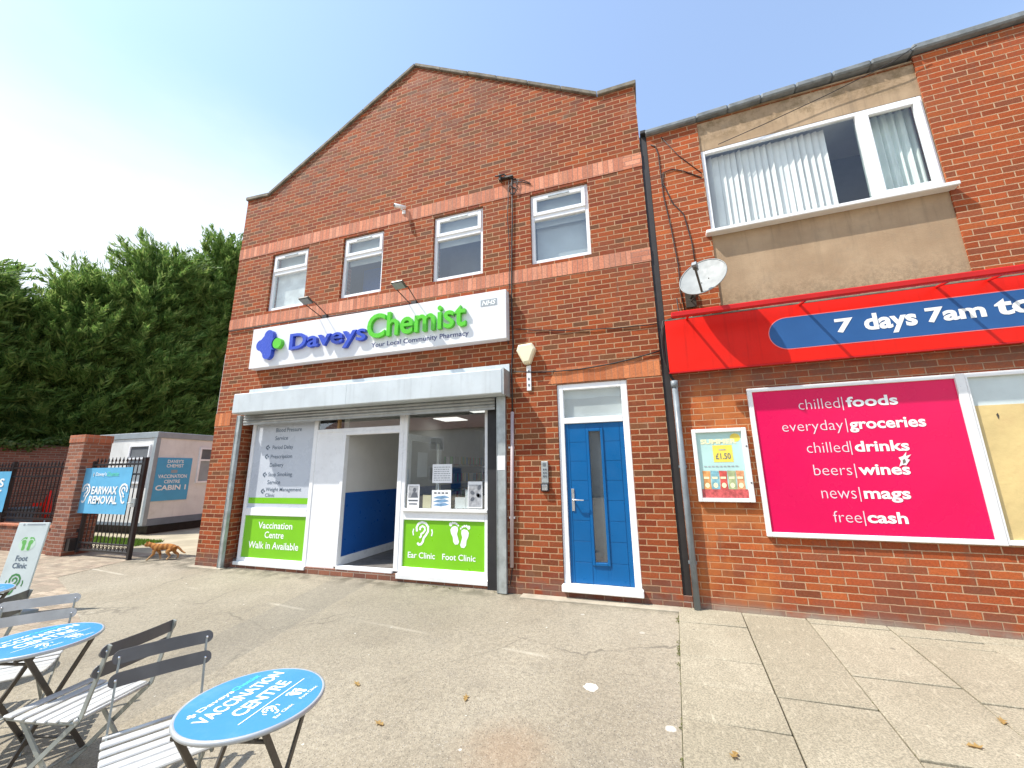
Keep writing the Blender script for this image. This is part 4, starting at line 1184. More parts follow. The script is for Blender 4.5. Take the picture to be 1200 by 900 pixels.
bw = thing('boarded_window', 'white framed shop window blocked by yellowed board, beside the magenta panel', 'window', (3.9, 0, .84), R(-2))
b = LB()
b.box(2.817, 2.835, -.046, -.001, .84, 2.52).box(2.835, 5.2, -.046, -.001, 2.475, 2.52).box(2.835, 5.2, -.046, -.001, .84, .885).box(5.15, 5.2, -.047, -.001, .84, 2.52)
b.build('frame', M_alu, bw, bevel=.003)
LB().box(2.834, 5.151, -.02, -.003, .884, 2.18).build('board', M_board, bw)
LB().box(2.834, 5.151, -.016, -.003, 2.18, 2.476).build('frosted_pane', M_frost, bw)
f = Flat(lfront(-.0205), .002)
f.poly([(3.0, 2.03), (3.01, 2.07), (3.005, 2.10), (2.99, 2.08)]).poly([(3.13, 1.30), (3.14, 1.36), (3.125, 1.42), (3.12, 1.37)]).poly([(3.09, 1.365), (3.12, 1.37), (3.115, 1.385)])
f.build('tear', M_leg, bw)

# small poster case
pc = thing('poster_case', 'small grey framed poster case with a summer snacks offer on the brick wall', 'poster', (.87, -.02, 1.2), R(-2))
p0, p1, q0, q1 = .175, .768, 1.20, 2.06
b = LB()
b.box(p0, p0+.045, -.05, -.001, q0, q1).box(p1-.055, p1, -.05, -.001, q0, q1).box(p0+.045, p1-.055, -.05, -.001, q0, q0+.045).box(p0+.045, p1-.055, -.05, -.001, q1-.045, q1)
b.build('frame', M_alu, pc, bevel=.005)
b = LB()
for z in (1.42, 1.84): b.tube([(p1-.02, -.052, z), (p1-.02, -.0535, z)], .010, 8)
b.build('lock', M_ink, pc)
LB().box(p0+.044, p1-.054, -.02, -.002, q0+.044, q1-.044).build('backing', mat('pale_turquoise_print', (.46, .68, .64), .35, var=.05), pc)
Fq = lfront(-.0205)
M_yel = mat('yellow_print', (.86, .66, .10), .4); M_pale_y = mat('pale_yellow_print', (.85, .82, .50), .4)
f = Flat(Fq, .001); f.ell(.645, 1.945, .055, .05); f.rect(.39, .60, 1.66, 1.86); f.build('print', M_yel, pc)
text('lettering', 'SUMMER', M_pale_y, pc, Fq, (.265, .655, 1.875, 1.935), .002, bold=.045)
text('lettering', '£1.50', M_print_g, pc, Fq, (.415, .575, 1.695, 1.765), .003, bold=.01)
f = Flat(Fq, .003); f.rect(.455, .53, 1.80, 1.812)
for k in range(9): f.rect(.275+.042*k, .275+.042*k+.03, 1.605, 1.616)
f.build('print', M_ink_grey, pc)
packs = [((.75, .34, .12), 0), ((.22, .45, .52), 0), ((.62, .10, .08), 0), ((.42, .48, .25), 0), ((.72, .32, .16), 0)]
for k, (c, _) in enumerate(packs):
    x = .245+.089*k
    f = Flat(Fq, .002+.0005*(k % 2)); f.poly([(x, 1.325), (x+.088, 1.32), (x+.083, 1.43), (x+.09, 1.555), (x+.005, 1.56), (x+.01, 1.44)])
    f.build('packet_print', mat('packet_print', c, .35, var=.3, vscale=25), pc)
    f = Flat(Fq, .0035); f.rect(x+.015, x+.073, 1.465, 1.49); f.ell(x+.045, 1.39, .025, .03); f.build('print', M_pale_y, pc)
f = Flat(Fq, .003).rect(.225, .712, 1.246, 1.345); f.build('print', mat('crimson_print', (.55, .10, .10), .4, var=.4, vscale=30), pc)

# drainpipe and cables in the corner between the shops
t = thing('drainpipe', 'grey plastic drainpipe between the blue door and the poster case', 'drainpipe', (.44, -.05, 0))
b = MB(); b.tube([(.435, -.055, -.02), (.435, -.055, 2.68)], .036, 14).tube([(.435, -.055, 2.60), (.435, -.055, 2.69)], .043, 14); b.build('pipe', M_grey_pipe, t)
for z in (.5, 1.6): MB().box(.39, .48, -.06, -.004, z, z+.03).build('bracket', M_grey_pipe, t)
for k, (pts, r_) in enumerate([([(.43, -.05, 2.69), (.40, -.06, 2.78), (.35, -.07, 2.9), (.345, -.07, 3.15), (.36, -.06, 3.4), (.42, -.05, 3.52), (.62, -.04, 3.56), (.86, -.05, 3.62)], .011),
                    ([(.44, -.06, 2.69), (.38, -.08, 2.80), (.33, -.09, 3.0), (.33, -.09, 3.3), (.37, -.08, 3.50), (.50, -.04, 3.545), (.75, -.03, 3.57)], .008),
                    ([(.42, -.06, 2.69), (.36, -.05, 2.85), (.36, -.05, 3.2), (.40, -.05, 3.48), (.58, -.04, 3.60), (.575, -.03, 3.82)], .008)]):
    cable('looped_cable', pts, ['thick black cable looping round the end of the red fascia', 'thin black cable bending outermost round the end of the red fascia', 'black cable rising past the red fascia towards the satellite dish'][k], r_)
cable('wall_cable', [XR_ @ Vector(q) for q in [(.05, -.01, 6.30), (.11, -.01, 6.25), (.14, -.01, 6.1), (.15, -.01, 5.4), (.20, -.01, 4.9), (.24, -.012, 4.3), (.23, -.012, 3.9), (.26, -.012, 3.62)]], 'thin cable wandering down the orange brick pier from the coping', .007)
cable('wall_cable', [XR_ @ Vector(q) for q in [(.66, -.01, 5.55), (.45, -.01, 5.72), (.30, -.01, 5.80), (.18, -.01, 5.78), (.16, -.01, 5.6), (.26, -.01, 5.25), (.38, -.01, 5.05), (.44, -.01, 4.6), (.46, -.01, 4.0)]], 'thin cable looping across the orange brick pier to the satellite dish', .007)
cable('wall_cable', [XR_ @ Vector(q) for q in [(.20, -.01, 6.38), (.40, -.01, 6.0), (.67, -.01, 5.62)]], 'short straight cable slanting across the top of the orange brick pier', .005)

cable('wall_cable', [XR_ @ Vector(q) for q in [(.92, -.02, 6.0), (1.5, -.03, 6.12), (2.2, -.04, 6.29), (2.9, -.075, 6.47), (3.15, -.09, 6.60)]], 'thin service cable slanting across the strip of render above the wide window', .005)
# satellite dish
t = thing('satellite_dish', 'round grey satellite dish on the brick pier above the red fascia', 'satellite dish', (.78, -.05, 3.62))
cen = Vector((.86, -.36, 3.925)); nrm = Vector((-.34, -.80, .42)).normalized()
s_ = nrm.cross(Vector((0, 0, 1))).normalized(); u_ = s_.cross(nrm).normalized()
b = MB(); b.smooth = True
rings = 8; seg_ = 36; a_, h_ = .275, .045
for side, off in ((0, 0), (1, -.008)):
    base = len(b.v)
    vs = [cen+nrm*(off-h_)]
    for i in range(1, rings+1):
        q = i/rings
        for k in range(seg_):
            th = 2*math.pi*k/seg_
            vs.append(cen+s_*a_*q*math.cos(th)+u_*a_*1.08*q*math.sin(th)+nrm*(off-h_+h_*q*q))
    fs = [(0, 1+k, 1+(k+1) % seg_) for k in range(seg_)]
    fs += [(1+i*seg_+k, 1+(i+1)*seg_+k, 1+(i+1)*seg_+(k+1) % seg_, 1+i*seg_+(k+1) % seg_) for i in range(rings-1) for k in range(seg_)]
    b.add(vs, fs)
rim = [cen+s_*a_*math.cos(2*math.pi*k/seg_)+u_*a_*1.08*math.sin(2*math.pi*k/seg_) for k in range(seg_+1)]
b.tube(rim, .007, 6, cap=False)
b.build('reflector', M_dish, t)
b = MB()
foot = cen-u_*.27-nrm*.01
lnb = cen+nrm*.27-u_*.10
b.bar(foot, lnb-u_*.02, .022, .022, nrm); b.build('feed_arm', M_leg, t)
b = MB(); b.obox(lnb, s_, u_, nrm, .028, .028, .04); b.tube([lnb-nrm*.03, lnb-nrm*.07], .026, 10); b.build('receiver', M_grey_pipe, t, bevel=.004)
b = MB(); b.tube([cen-nrm*.06, cen-nrm*.12, Vector((.80, -.12, 3.86)), Vector((.74, -.05, 3.78))], .016, 8).box(.68, .80, -.06, .012, 3.66, 3.90).tube([(.74, -.05, 3.74), cen-u_*.2-nrm*.04], .010, 6)
b.build('wall_mount', M_leg, t)
b = MB()
for dx, dz in ((.06, .0), (-.06, -.02), (.02, -.07)): b.tube([cen+s_*dx+u_*dz-nrm*.044, cen+s_*dx+u_*dz-nrm*.034], .006, 6)
b.build('bolt', M_leg, t)

# ================================================================== YARD SIDE (left)
def wall_thing(name, label, cat, box, m, cap=None, loc=None):
    t = thing(name, label, cat, ((box[0]+box[1])/2, (box[2]+box[3])/2, max(0, box[4])))
    MB().box(*box).build('brickwork', m, t)
    if cap: cap(t)
    return t
M_cap = brick_mat('orange_cap_brick', [(.46, .16, .085), (.40, .13, .07), (.5, .19, .1)], (.34, .25, .19), w=.105, h=.60, bond=0, j=.010, bumpk=.5)
px0, px1, py0, py1, pz = -11.93, -11.40, -.17, .30, 2.30
wall_thing('gate_pillar', 'square weathered brick gate pillar with a soldier brick cap between railings and gate', 'pillar', (px0, px1, py0, py1, -.1, pz), M_brick_old,
           lambda t: MB().box(px0-.012, px1+.012, py0-.012, py1+.012, pz+.001, pz+.165).build('cap', M_cap, t, bevel=.006))
wall_thing('low_wall', 'low brick wall carrying the black railings left of the gate pillar', 'wall', (-24, -11.985, -.11, .13, -.1, .52), M_brick_old,
           lambda t: MB().box(-24, -11.985, -.14, .16, .521, .565).build('coping', M_cap, t, bevel=.006))
wall_thing('boundary_wall', 'tall shaded brick boundary wall behind the yard, topped with ivy', 'wall', (-18.9, -18.6, -12, 12, -.1, 2.58), brick_mat('dark_brick', [(.22, .075, .05), (.19, .065, .045), (.25, .09, .06)], (.24, .20, .16), bumpk=.5))

def spikes(b, x, y, z):
    b.add([(x-.016, y-.016, z), (x+.016, y-.016, z), (x+.016, y+.016, z), (x-.016, y+.016, z), (x, y, z+.10)], [(0, 1, 4), (1, 2, 4), (2, 3, 4), (3, 0, 4), (3, 2, 1, 0)])
gate = thing('yard_gate', 'black iron yard gate with spiked bars beside the brick pillar', 'gate', (-10.5, 0, 0))
g0, g1 = -11.28, -9.60
b = MB()
b.box(g0, g0+.05, -.025, .025, .06, 1.90).box(g1-.033, g1+.033, -.033, .033, .0, 1.95)
b.box(g0+.05, g1-.045, -.02, .02, .10, .14).box(g0+.05, g1-.045, -.02, .02, .24, .27).box(g0+.05, g1-.045, -.02, .02, 1.60, 1.635).box(g0+.05, g1-.045, -.02, .02, 1.80, 1.84)
b.build('gate_frame', M_iron, gate, bevel=.004)
b = MB(); n = 13
for k in range(n):
    x = g0+.05+(g1-.095-g0)*(k+.5)/n
    b.box(x-.0065, x+.0065, -.0065, .0065, .141, 1.90); spikes(b, x, 0, 1.88)
    if k < n-1: 
        xm = x+(g1-.095-g0)/n/2
        b.tube([(xm+.030*math.cos(q*math.pi/5), 0, .19+.030*math.sin(q*math.pi/5)) for q in range(11)], .006, 5, cap=False)
o = b.build('bars', M_iron, gate); o['kind'] = 'stuff'
b = MB().box(g1-.16, g1-.04, -.05, .02, .98, 1.14).tube([(g1-.10, -.05, 1.06), (g1-.10, -.10, 1.06), (g1-.17, -.10, 1.06)], .010, 6); b.build('lock', M_galv, gate, bevel=.004)
b = MB()
for z in (.45, 1.5): b.box(-11.345, g0+.01, -.03, .03, z, z+.07)
b.box(-11.42, -11.26, -.14, .02, .10, .34)
b.build('hinge', M_iron, gate)
# banner tied to the gate
bn = thing('gate_banner', 'sky blue earwax removal banner tied across the black gate', 'banner', (-10.6, -.05, .83))
B0, B1, BZ0, BZ1 = -11.42, -9.86, .835, 1.755
def banner_mesh(name, x0, x1, z0, z1, y, parent):
    b = MB(); n, m_ = 14, 8
    b.smooth = True
    vs = [(x0+(x1-x0)*i/n, y+.0035*math.sin(i*1.3+j*.8)+.002*math.sin(j*2.1), z0+(z1-z0)*j/m_) for j in range(m_+1) for i in range(n+1)]
    b.add(vs, [(j*(n+1)+i, j*(n+1)+i+1, (j+1)*(n+1)+i+1, (j+1)*(n+1)+i) for j in range(m_) for i in range(n)])
    o = b.build(name, M_banner, parent)
    return o
banner_mesh('sheet', B0, B1, BZ0, BZ1, -.055, bn)
F = front(-.0625)
bw_, bh_ = B1-B0, BZ1-BZ0
X_ = lambda q: B0+bw_*q
Z_ = lambda q: BZ1-bh_*q
text('lettering', "Davey's", M_print_w, bn, F, (X_(.26), X_(.49), Z_(.20), Z_(.10)), 0, bold=.012)
text('lettering', 'Chemist', mat('mint_print', (.12, .62, .40), .5), bn, F, (X_(.50), X_(.74), Z_(.19), Z_(.09)), 0, bold=.012)
Flat(F, 0).ell(X_(.215), Z_(.15), .02, .02).rect(X_(.215)-.008, X_(.215)+.008, Z_(.15)-.04, Z_(.15)+.04).build('emblem', M_print_w, bn)
text('lettering', 'EARWAX', M_print_w, bn, F, (X_(.235), X_(.77), Z_(.585), Z_(.41)), 0, bold=.035)
text('lettering', 'REMOVAL', M_print_w, bn, F, (X_(.215), X_(.80), Z_(.79), Z_(.615)), 0, bold=.035)
Flat(F, 0).ear(X_(.125), Z_(.57), .36, 1, False).build('ear_emblem', M_print_w, bn)
Flat(F, 0).ear(X_(.89), Z_(.57), .36, -1, False).build('ear_emblem', M_print_w, bn)

rl = thing('railings', 'black spiked iron railings on the low brick wall left of the pillar', 'railings', (-16, 0, .57))
for x in (-12.06, -14.3, -16.6, -18.9, -21.2): MB().box(x-.03, x+.03, -.03, .03, .567, 1.95).build('post', M_iron, rl)
b = MB()
for z in (.66, .78, 1.58, 1.78): b.box(-24, -12.0, -.02, .02, z, z+.035)
b.build('rail', M_iron, rl)
b = MB(); k = 0; x = -12.15
while x > -20:
    b.box(x-.008, x+.008, -.008, .008, .70, 1.85); spikes(b, x, 0, 1.85); x -= .135
o = b.build('bars', M_iron, rl); o['kind'] = 'stuff'
bn2 = thing('railing_banner', 'sky blue banner with white capitals tied to the railings at the left edge', 'banner', (-15, -.05, .8))
banner_mesh('sheet', -15.9, -14.22, .80, 1.72, -.055, bn2)
F = front(-.0625)
text('lettering', 'S', M_print_w, bn2, F, (-14.62, -14.42, 1.36, 1.56), 0, bold=.03)
text('lettering', 'T', M_print_w, bn2, F, (-14.64, -14.45, 1.10, 1.30), 0, bold=.03)

# portable cabin
cb = thing('portable_cabin', 'pale grey portable cabin with flat roof standing in the yard behind the gate', 'cabin', (-15.2, 3.4, 0))
cx0, cx1, cy0, cy1, cz0, cz1 = -16.2, -13.0, 2.1, 4.75, .26, 2.62
MB().box(cx0, cx1, cy0, cy1, cz0, cz1).build('wall', M_cabin, cb)
b = MB().box(cx0-.03, cx1+.03, cy0-.03, cy1+.03, cz1, cz1+.17); b.build('roof', M_cabin_trim, cb, bevel=.01)
for x, y in ((cx0+.04, cy0-.012), (cx1-.04, cy1+.012)): MB().box(x-.055, x+.055, y-.02, y+.02, cz0, cz1-.001).build('corner_post', M_cabin_trim, cb)
MB().box(cx1-.095, cx1+.015, cy0-.033, cy0+.07, cz0, cz1-.001).build('corner_post', M_cabin_trim, cb)
b = MB().box(cx1+.001, cx1+.012, cy0, cy1, cz0-.02, cz0+.16).box(cx0, cx1, cy0-.012, cy0-.001, cz0-.02, cz0+.06)
b.build('skirt_trim', mat('blue_grey_trim', (.16, .20, .24), .5), cb)
b = MB().box(cx0+.15, cx1-.15, cy0+.2, cy1-.15, -.02, cz0); b.build('plinth', M_black, cb)
def cab_window(F, w, h):
    b = MB(F)
    b.box(-w/2, -w/2+.05, 0, h, 0, .04).box(w/2-.05, w/2, 0, h, 0, .04).box(-w/2+.05, w/2-.05, 0, .05, 0, .04).box(-w/2+.05, w/2-.05, h-.05, h, 0, .04).box(-w/2+.05, w/2-.05, h*.62, h*.62+.05, 0, .045)
    fr = b.build('window', M_upvc, cb)
    MB(F).box(-w/2+.05, w/2-.05, .05, h*.62, .004, .012).build('pane', M_cabin_trim, fr)
    MB(F).box(-w/2+.05, w/2-.05, h*.62+.05, h-.05, .004, .012).build('pane', M_dark_room, fr)
cab_window(frame((-13.66, cy0-.001, 1.36), (1, 0, 0), (0, 0, 1)), .90, 1.08)
cab_window(frame((cx1+.001, 3.62, 1.34), (0, 1, 0), (0, 0, 1)), .72, 1.06)
cs = thing('cabin_sign', 'blue vaccination sign with white capitals on the end of the pale cabin', 'sign', (cx1, 2.6, .88))
S0, S1, SZ0, SZ1 = 2.17, 3.08, .88, 2.07
MB().box(cx1+.001, cx1+.022, S0, S1, SZ0, SZ1).build('board', M_banner_d, cs)
F = frame((cx1+.023, 0, 0), (0, 1, 0), (0, 0, 1))
sw, sh_ = S1-S0, SZ1-SZ0
def cst(s, a, c, d, e, bold=.02): text('lettering', s, M_print_w, cs, F, (S0+sw*a, S0+sw*c, SZ1-sh_*e, SZ1-sh_*d), .001, bold=bold)
cst("DAVEY'S", .28, .74, .045, .125); cst('CHEMIST', .27, .76, .15, .23)
Flat(F, .001).rect(S0+sw*.42, S0+sw*.60, SZ1-sh_*.36, SZ1-sh_*.285).build('badge', M_silver, cs)
cst('VACCINATION', .08, .90, .395, .48); cst('CENTRE', .27, .72, .52, .60); cst('CABIN 1', .06, .92, .64, .76, .03)

# small leftovers behind the railings
t = thing('red_parasol', 'folded red parasol leaning beside the boundary wall behind the railings', 'parasol', (-18.0, 2.3, 0))
b = MB(); b.tube([(-17.95, 2.28, .28), (-17.98, 2.29, .55), (-18.0, 2.29, .95), (-18.0, 2.3, 1.15)], [.05, .11, .07, .02], 8); b.build('canopy', M_red, t)
b = MB(); b.tube([(-17.95, 2.28, .0), (-17.95, 2.28, .3)], .02, 6); b.build('pole', M_galv, t)
b = MB().obox((-18.05, 2.12, .74), (.3, 1, 0), (1, -.3, 0), (0, 0, 1), .14, .03, .05); b.build('strap', M_red, t)
t = thing('dotted_pennant', 'blue and white dotted pennant standing beside the folded red parasol', 'pennant', (-17.6, 2.45, 0))
b = MB(); b.tube([(-17.62, 2.50, .0), (-17.62, 2.58, 1.12)], .012, 6); b.build('pole', M_galv, t)
def dots():
    b = NB('dotted_cloth'); v = b.t.nodes.new('ShaderNodeTexVoronoi'); v.inputs['Scale'].default_value = 9; b.put(v.inputs['Vector'], b.coords())
    return b.done(b.bsdf(b.mix(b.ss(v.outputs['Distance'], .38, .5), (.7, .75, .8), (.08, .22, .5)), .7))
b = MB().add([(-17.60, 2.36, 1.10), (-17.60, 2.70, 1.12), (-17.60, 2.60, .45), (-17.615, 2.36, 1.10), (-17.615, 2.70, 1.12), (-17.615, 2.60, .45)], [(0, 1, 2), (5, 4, 3), (0, 3, 4, 1), (1, 4, 5, 2), (2, 5, 3, 0)])
b.build('flag', dots(), t)
t = thing('wheelie_bin', 'dark wheeled bin in the shade behind the railings', 'bin', (-18.1, 1.75, 0))
b = MB().prism([(-18.3, .06), (-17.9, .06), (-17.84, .62), (-18.36, .62)], 1.60, 2.0); b.build('body', M_cabin_dark, t, bevel=.02)
MB().box(-18.4, -17.8, 1.57, 2.03, .621, .68).build('lid', M_cabin_dark, t, bevel=.015)
b = MB()
for y in (1.62, 1.94): b.tube([(-18.3, y, .07), (-18.3, y+.04, .07)], .07, 12)
b.build('wheel', M_black, t)

# ------------------------------------------------------------------ foliage
def leaf_mat(name, stops, rough=.55):
    b = NB(name); g = b.t.nodes.new('ShaderNodeNewGeometry'); o = b.coords()
    f = b.math('ADD', b.math('MULTIPLY', g.outputs['Random Per Island'], .55), b.math('MULTIPLY', b.noise(o, .8, 4, .6), .6))
    c = b.ramp(f, stops)
    d = b.bsdf(c, rough, 0, None, .25)
    tl = b.t.nodes.new('ShaderNodeBsdfTranslucent'); b.put(tl.inputs[0], c)
    m_ = b.t.nodes.new('ShaderNodeMixShader'); m_.inputs[0].default_value = .42
    b.t.links.new(d, m_.inputs[1]); b.t.links.new(tl.outputs[0], m_.inputs[2])
    return b.done(m_.outputs[0])
M_conifer = leaf_mat('conifer_sprays', [(.12, (.035, .080, .022)), (.38, (.105, .205, .045)), (.62, (.20, .315, .075)), (.92, (.34, .41, .13))])
M_ivy = leaf_mat('ivy_leaves', [(.2, (.03, .06, .012)), (.6, (.07, .12, .02)), (.9, (.17, .19, .06))])
M_bark = mat('brown_bark', (.10, .07, .045), .9, var=.3, bump=.6)
nrg = np.random.default_rng(11)
def blades(P, D, N, L, W):
    """leaf blades: centres P, directions D, side vectors N"""
    n = len(P)
    L = L[:, None]; W = W[:, None]
    v = np.stack([P - D*L*.5, P - D*L*.05 + N*W*.5, P + D*L*.5, P - D*L*.05 - N*W*.5], 1).reshape(-1, 3)
    f = np.arange(n*4).reshape(n, 4)
    return v, f
def mesh_np(name, v, f, m, parent=None):
    W = np.array(wmat(parent).inverted()) if parent is not None else np.eye(4)
    v = v @ W[:3, :3].T + W[:3, 3]
    me = bpy.data.meshes.new(name)
    me.vertices.add(len(v)); me.vertices.foreach_set('co', v.astype(np.float32).ravel())
    me.loops.add(f.size); me.loops.foreach_set('vertex_index', f.astype(np.int32).ravel())
    me.polygons.add(len(f)); me.polygons.foreach_set('loop_start', np.arange(0, f.size, f.shape[1], dtype=np.int32)); me.polygons.foreach_set('loop_total', np.full(len(f), f.shape[1], np.int32))
    me.update(calc_edges=True); me.validate()
    return link_mesh(name, me, m, parent)
def unit(a): return a/np.maximum(1e-6, np.linalg.norm(a, axis=-1, keepdims=True))
def conifer(x, y, H, Rm, n_pl, label, lean=(0, 0), tip=.6):
    t = thing('conifer_tree', label, 'tree', (x, y, 0), 0, 'dark conifers behind the yard')
    b = MB(); b.tube([(x, y, 0), (x+.03, y, H*.4), (x+lean[0]*.7, y+lean[1]*.7, H*.8), (x+lean[0], y+lean[1], H*.97)], [.24, .18, .08, .02], 8); b.build('trunk', M_bark, t)
    # plume roots over a lumpy column
    hz = .02+.98*nrg.random(n_pl)**.85
    th = nrg.random(n_pl)*2*np.pi
    prof = np.where(hz < .45, .86+.31*hz, np.sqrt(np.maximum(0, 1-((hz-.45)/.58)**2.0)))*Rm
    lump = 1+.20*np.sin(3*th+hz*9+x)+.15*np.sin(5*th-hz*17+y)+.12*np.sin(hz*38+th*2)
    rad = prof*lump*(1-.42*nrg.random(n_pl)**1.6)
    cx = x+lean[0]*hz; cy = y+lean[1]*hz
    rad = np.maximum(0, rad-.30)
    P0 = np.stack([cx+rad*np.cos(th), cy+rad*np.sin(th), hz*H-.35], 1)
    outw = np.stack([np.cos(th), np.sin(th), np.zeros(n_pl)], 1)
    ax = unit(outw*.70+np.array([.36, .14, .58])+nrg.normal(0, .22, (n_pl, 3)))
    PL = (.80+.85*nrg.random(n_pl))*(.72+.40*hz)
    k = 54
    s = nrg.random((n_pl, k))
    side = unit(np.cross(ax, nrg.normal(0, 1, (n_pl, 3))))
    sgn = np.where(nrg.random((n_pl, k)) < .5, -1, 1)
    spread = (1-s)*.22*PL[:, None]*nrg.random((n_pl, k))
    nrm2 = np.cross(ax, side)
    Q = P0[:, None]+ax[:, None]*(s*PL[:, None])[..., None]*1.0+side[:, None]*(sgn*spread)[..., None]+nrm2[:, None]*(nrg.normal(0, .06, (n_pl, k)))[..., None]
    Q[..., 2] -= (.10*s**2*PL[:, None])
    D = unit(ax[:, None]*1.0+side[:, None]*(sgn*.55)[..., None]+nrg.normal(0, .16, (n_pl, k, 3)))
    N = unit(np.cross(D, nrm2[:, None]+nrg.normal(0, .45, (n_pl, k, 3))))
    m = n_pl*k
    v, f = blades(Q.reshape(m, 3), D.reshape(m, 3), N.reshape(m, 3), .20+.22*nrg.random(m), .028+.036*nrg.random(m))
    # shaded inner growth keeps the middle of the crown closed
    nh, na = 26, 18
    hh = np.linspace(.02, .93, nh)
    pr = np.where(hh < .45, .86+.31*hh, np.sqrt(np.maximum(0, 1-((hh-.45)/.58)**2)))*Rm*.52
    iv = []
    for i in range(nh):
        for j in range(na):
            a = 2*np.pi*j/na
            r_ = pr[i]*(1+.16*np.sin(3*a+hh[i]*9+x)+.1*np.sin(5*a-hh[i]*17+y))
            iv.append((x+lean[0]*hh[i]+r_*np.cos(a), y+lean[1]*hh[i]+r_*np.sin(a), hh[i]*H))
    iv = np.array(iv)
    fi = np.array([(i*na+j, i*na+(j+1) % na, (i+1)*na+(j+1) % na, (i+1)*na+j) for i in range(nh-1) for j in range(na)])
    v2 = np.concatenate([v, iv]); f2 = np.concatenate([f, fi+len(v)])
    mesh_np('crown', v2, f2, M_conifer, t)
conifer(-22.6, -1.2, 8.6, 1.7, 1000, 'dark conifer at the left edge of the photo, half cut off')
conifer(-22.4, .75, 9.0, 1.25, 900, 'slender spire-topped conifer second from the left edge')
conifer(-22.4, 2.35, 8.1, 1.35, 900, 'shortest conifer, filling the dip left of the tall ones')
conifer(-21.7, 4.1, 9.8, 1.9, 1500, 'broad mid height conifer rising left of the tallest pair')
conifer(-20.9, 5.9, 11.7, 2.15, 1900, 'tall broad conifer with a windswept top in the middle of the row')
conifer(-20.3, 7.8, 13.5, 1.6, 1500, 'tallest conifer, its narrow tip beside the gable wall', (.3, .3))
conifer(-19.8, 9.8, 12.0, 1.8, 400, 'conifer mostly hidden behind the corner of the chemist shop')
# ivy along the boundary wall
iv = thing('ivy', 'sunlit ivy growing along the top of the boundary wall', 'ivy', (-18.7, 2, 2.5))
n = 5200
yy = nrg.uniform(-6, 5, n)
P_ = np.stack([-18.62+nrg.normal(0, .14, n), yy, 2.60+.12*np.sin(yy*3)+.20*nrg.random(n)-.16*nrg.random(n)**2], 1)
D_ = unit(nrg.normal(0, 1, (n, 3))+np.array([.5, -.2, .2])); N_ = unit(np.cross(D_, nrg.normal(0, 1, (n, 3))))
v, f = blades(P_, D_, N_, .08+.06*nrg.random(n), .07+.05*nrg.random(n)); mesh_np('leaves', v, f, M_ivy, iv)
b = MB().tube([(-18.62, -6+.5*k, 2.585+.02*math.sin(k)) for k in range(23)], .03, 6); b.build('stem', M_bark, iv)
# strip of lawn behind the gate
n = 5000
P_ = np.stack([nrg.uniform(-14.4, -11.2, n), nrg.uniform(.95, 1.55, n), .03+0*nrg.random(n)], 1)
D_ = unit(nrg.normal(0, .35, (n, 3))+np.array([0, 0, 1])); N_ = unit(np.cross(D_, nrg.normal(0, 1, (n, 3))))
v, f = blades(P_, D_, N_, .07+.05*nrg.random(n), .012+.01*nrg.random(n))
o = mesh_np('grass', v, f, leaf_mat('lawn_blades', [(.2, (.08, .17, .02)), (.8, (.16, .27, .04))])); tag(o, kind='stuff')

# weeds along the foot of the walls and in the slab joints
M_weed = leaf_mat('weed_leaves', [(.2, (.07, .10, .02)), (.8, (.20, .21, .06))])
WD = []
for k in range(330):
    j = rng.random()
    if j < .55: y = -rng.random()**1.3*2.6; x = .237+.065*y+rng.gauss(0, .012)
    elif j < .75: x = rng.choice([.885, 1.49, 2.17])-0.0; y = -rng.random()*2.2; x += .065*y+rng.gauss(0, .006)
    else: x = rng.choice([rng.uniform(-1.7, .2), rng.uniform(-3.5, -2.0), rng.uniform(.5, 2.5)]); y = -.012-rng.random()*.02-(.035*max(0, x-.4))
    if j < .75 and math.sin(y*4.3+x*7)+math.sin(y*11) < .1: continue
    WD.append((x, y, gz(y)+.008))
P_ = np.array(WD); P_ = np.repeat(P_, 4, 0)+nrg.normal(0, .006, (len(WD)*4, 3))*np.array([1, 1, 0]); n = len(P_)
D_ = unit(nrg.normal(0, .8, (n, 3))+np.array([0, 0, .7])); N_ = unit(np.cross(D_, nrg.normal(0, 1, (n, 3))))
v, f = blades(P_+D_*.008, D_, N_, .010+.010*nrg.random(n), .005+.005*nrg.random(n))
tag(mesh_np('weeds', v, f, M_weed), kind='stuff')

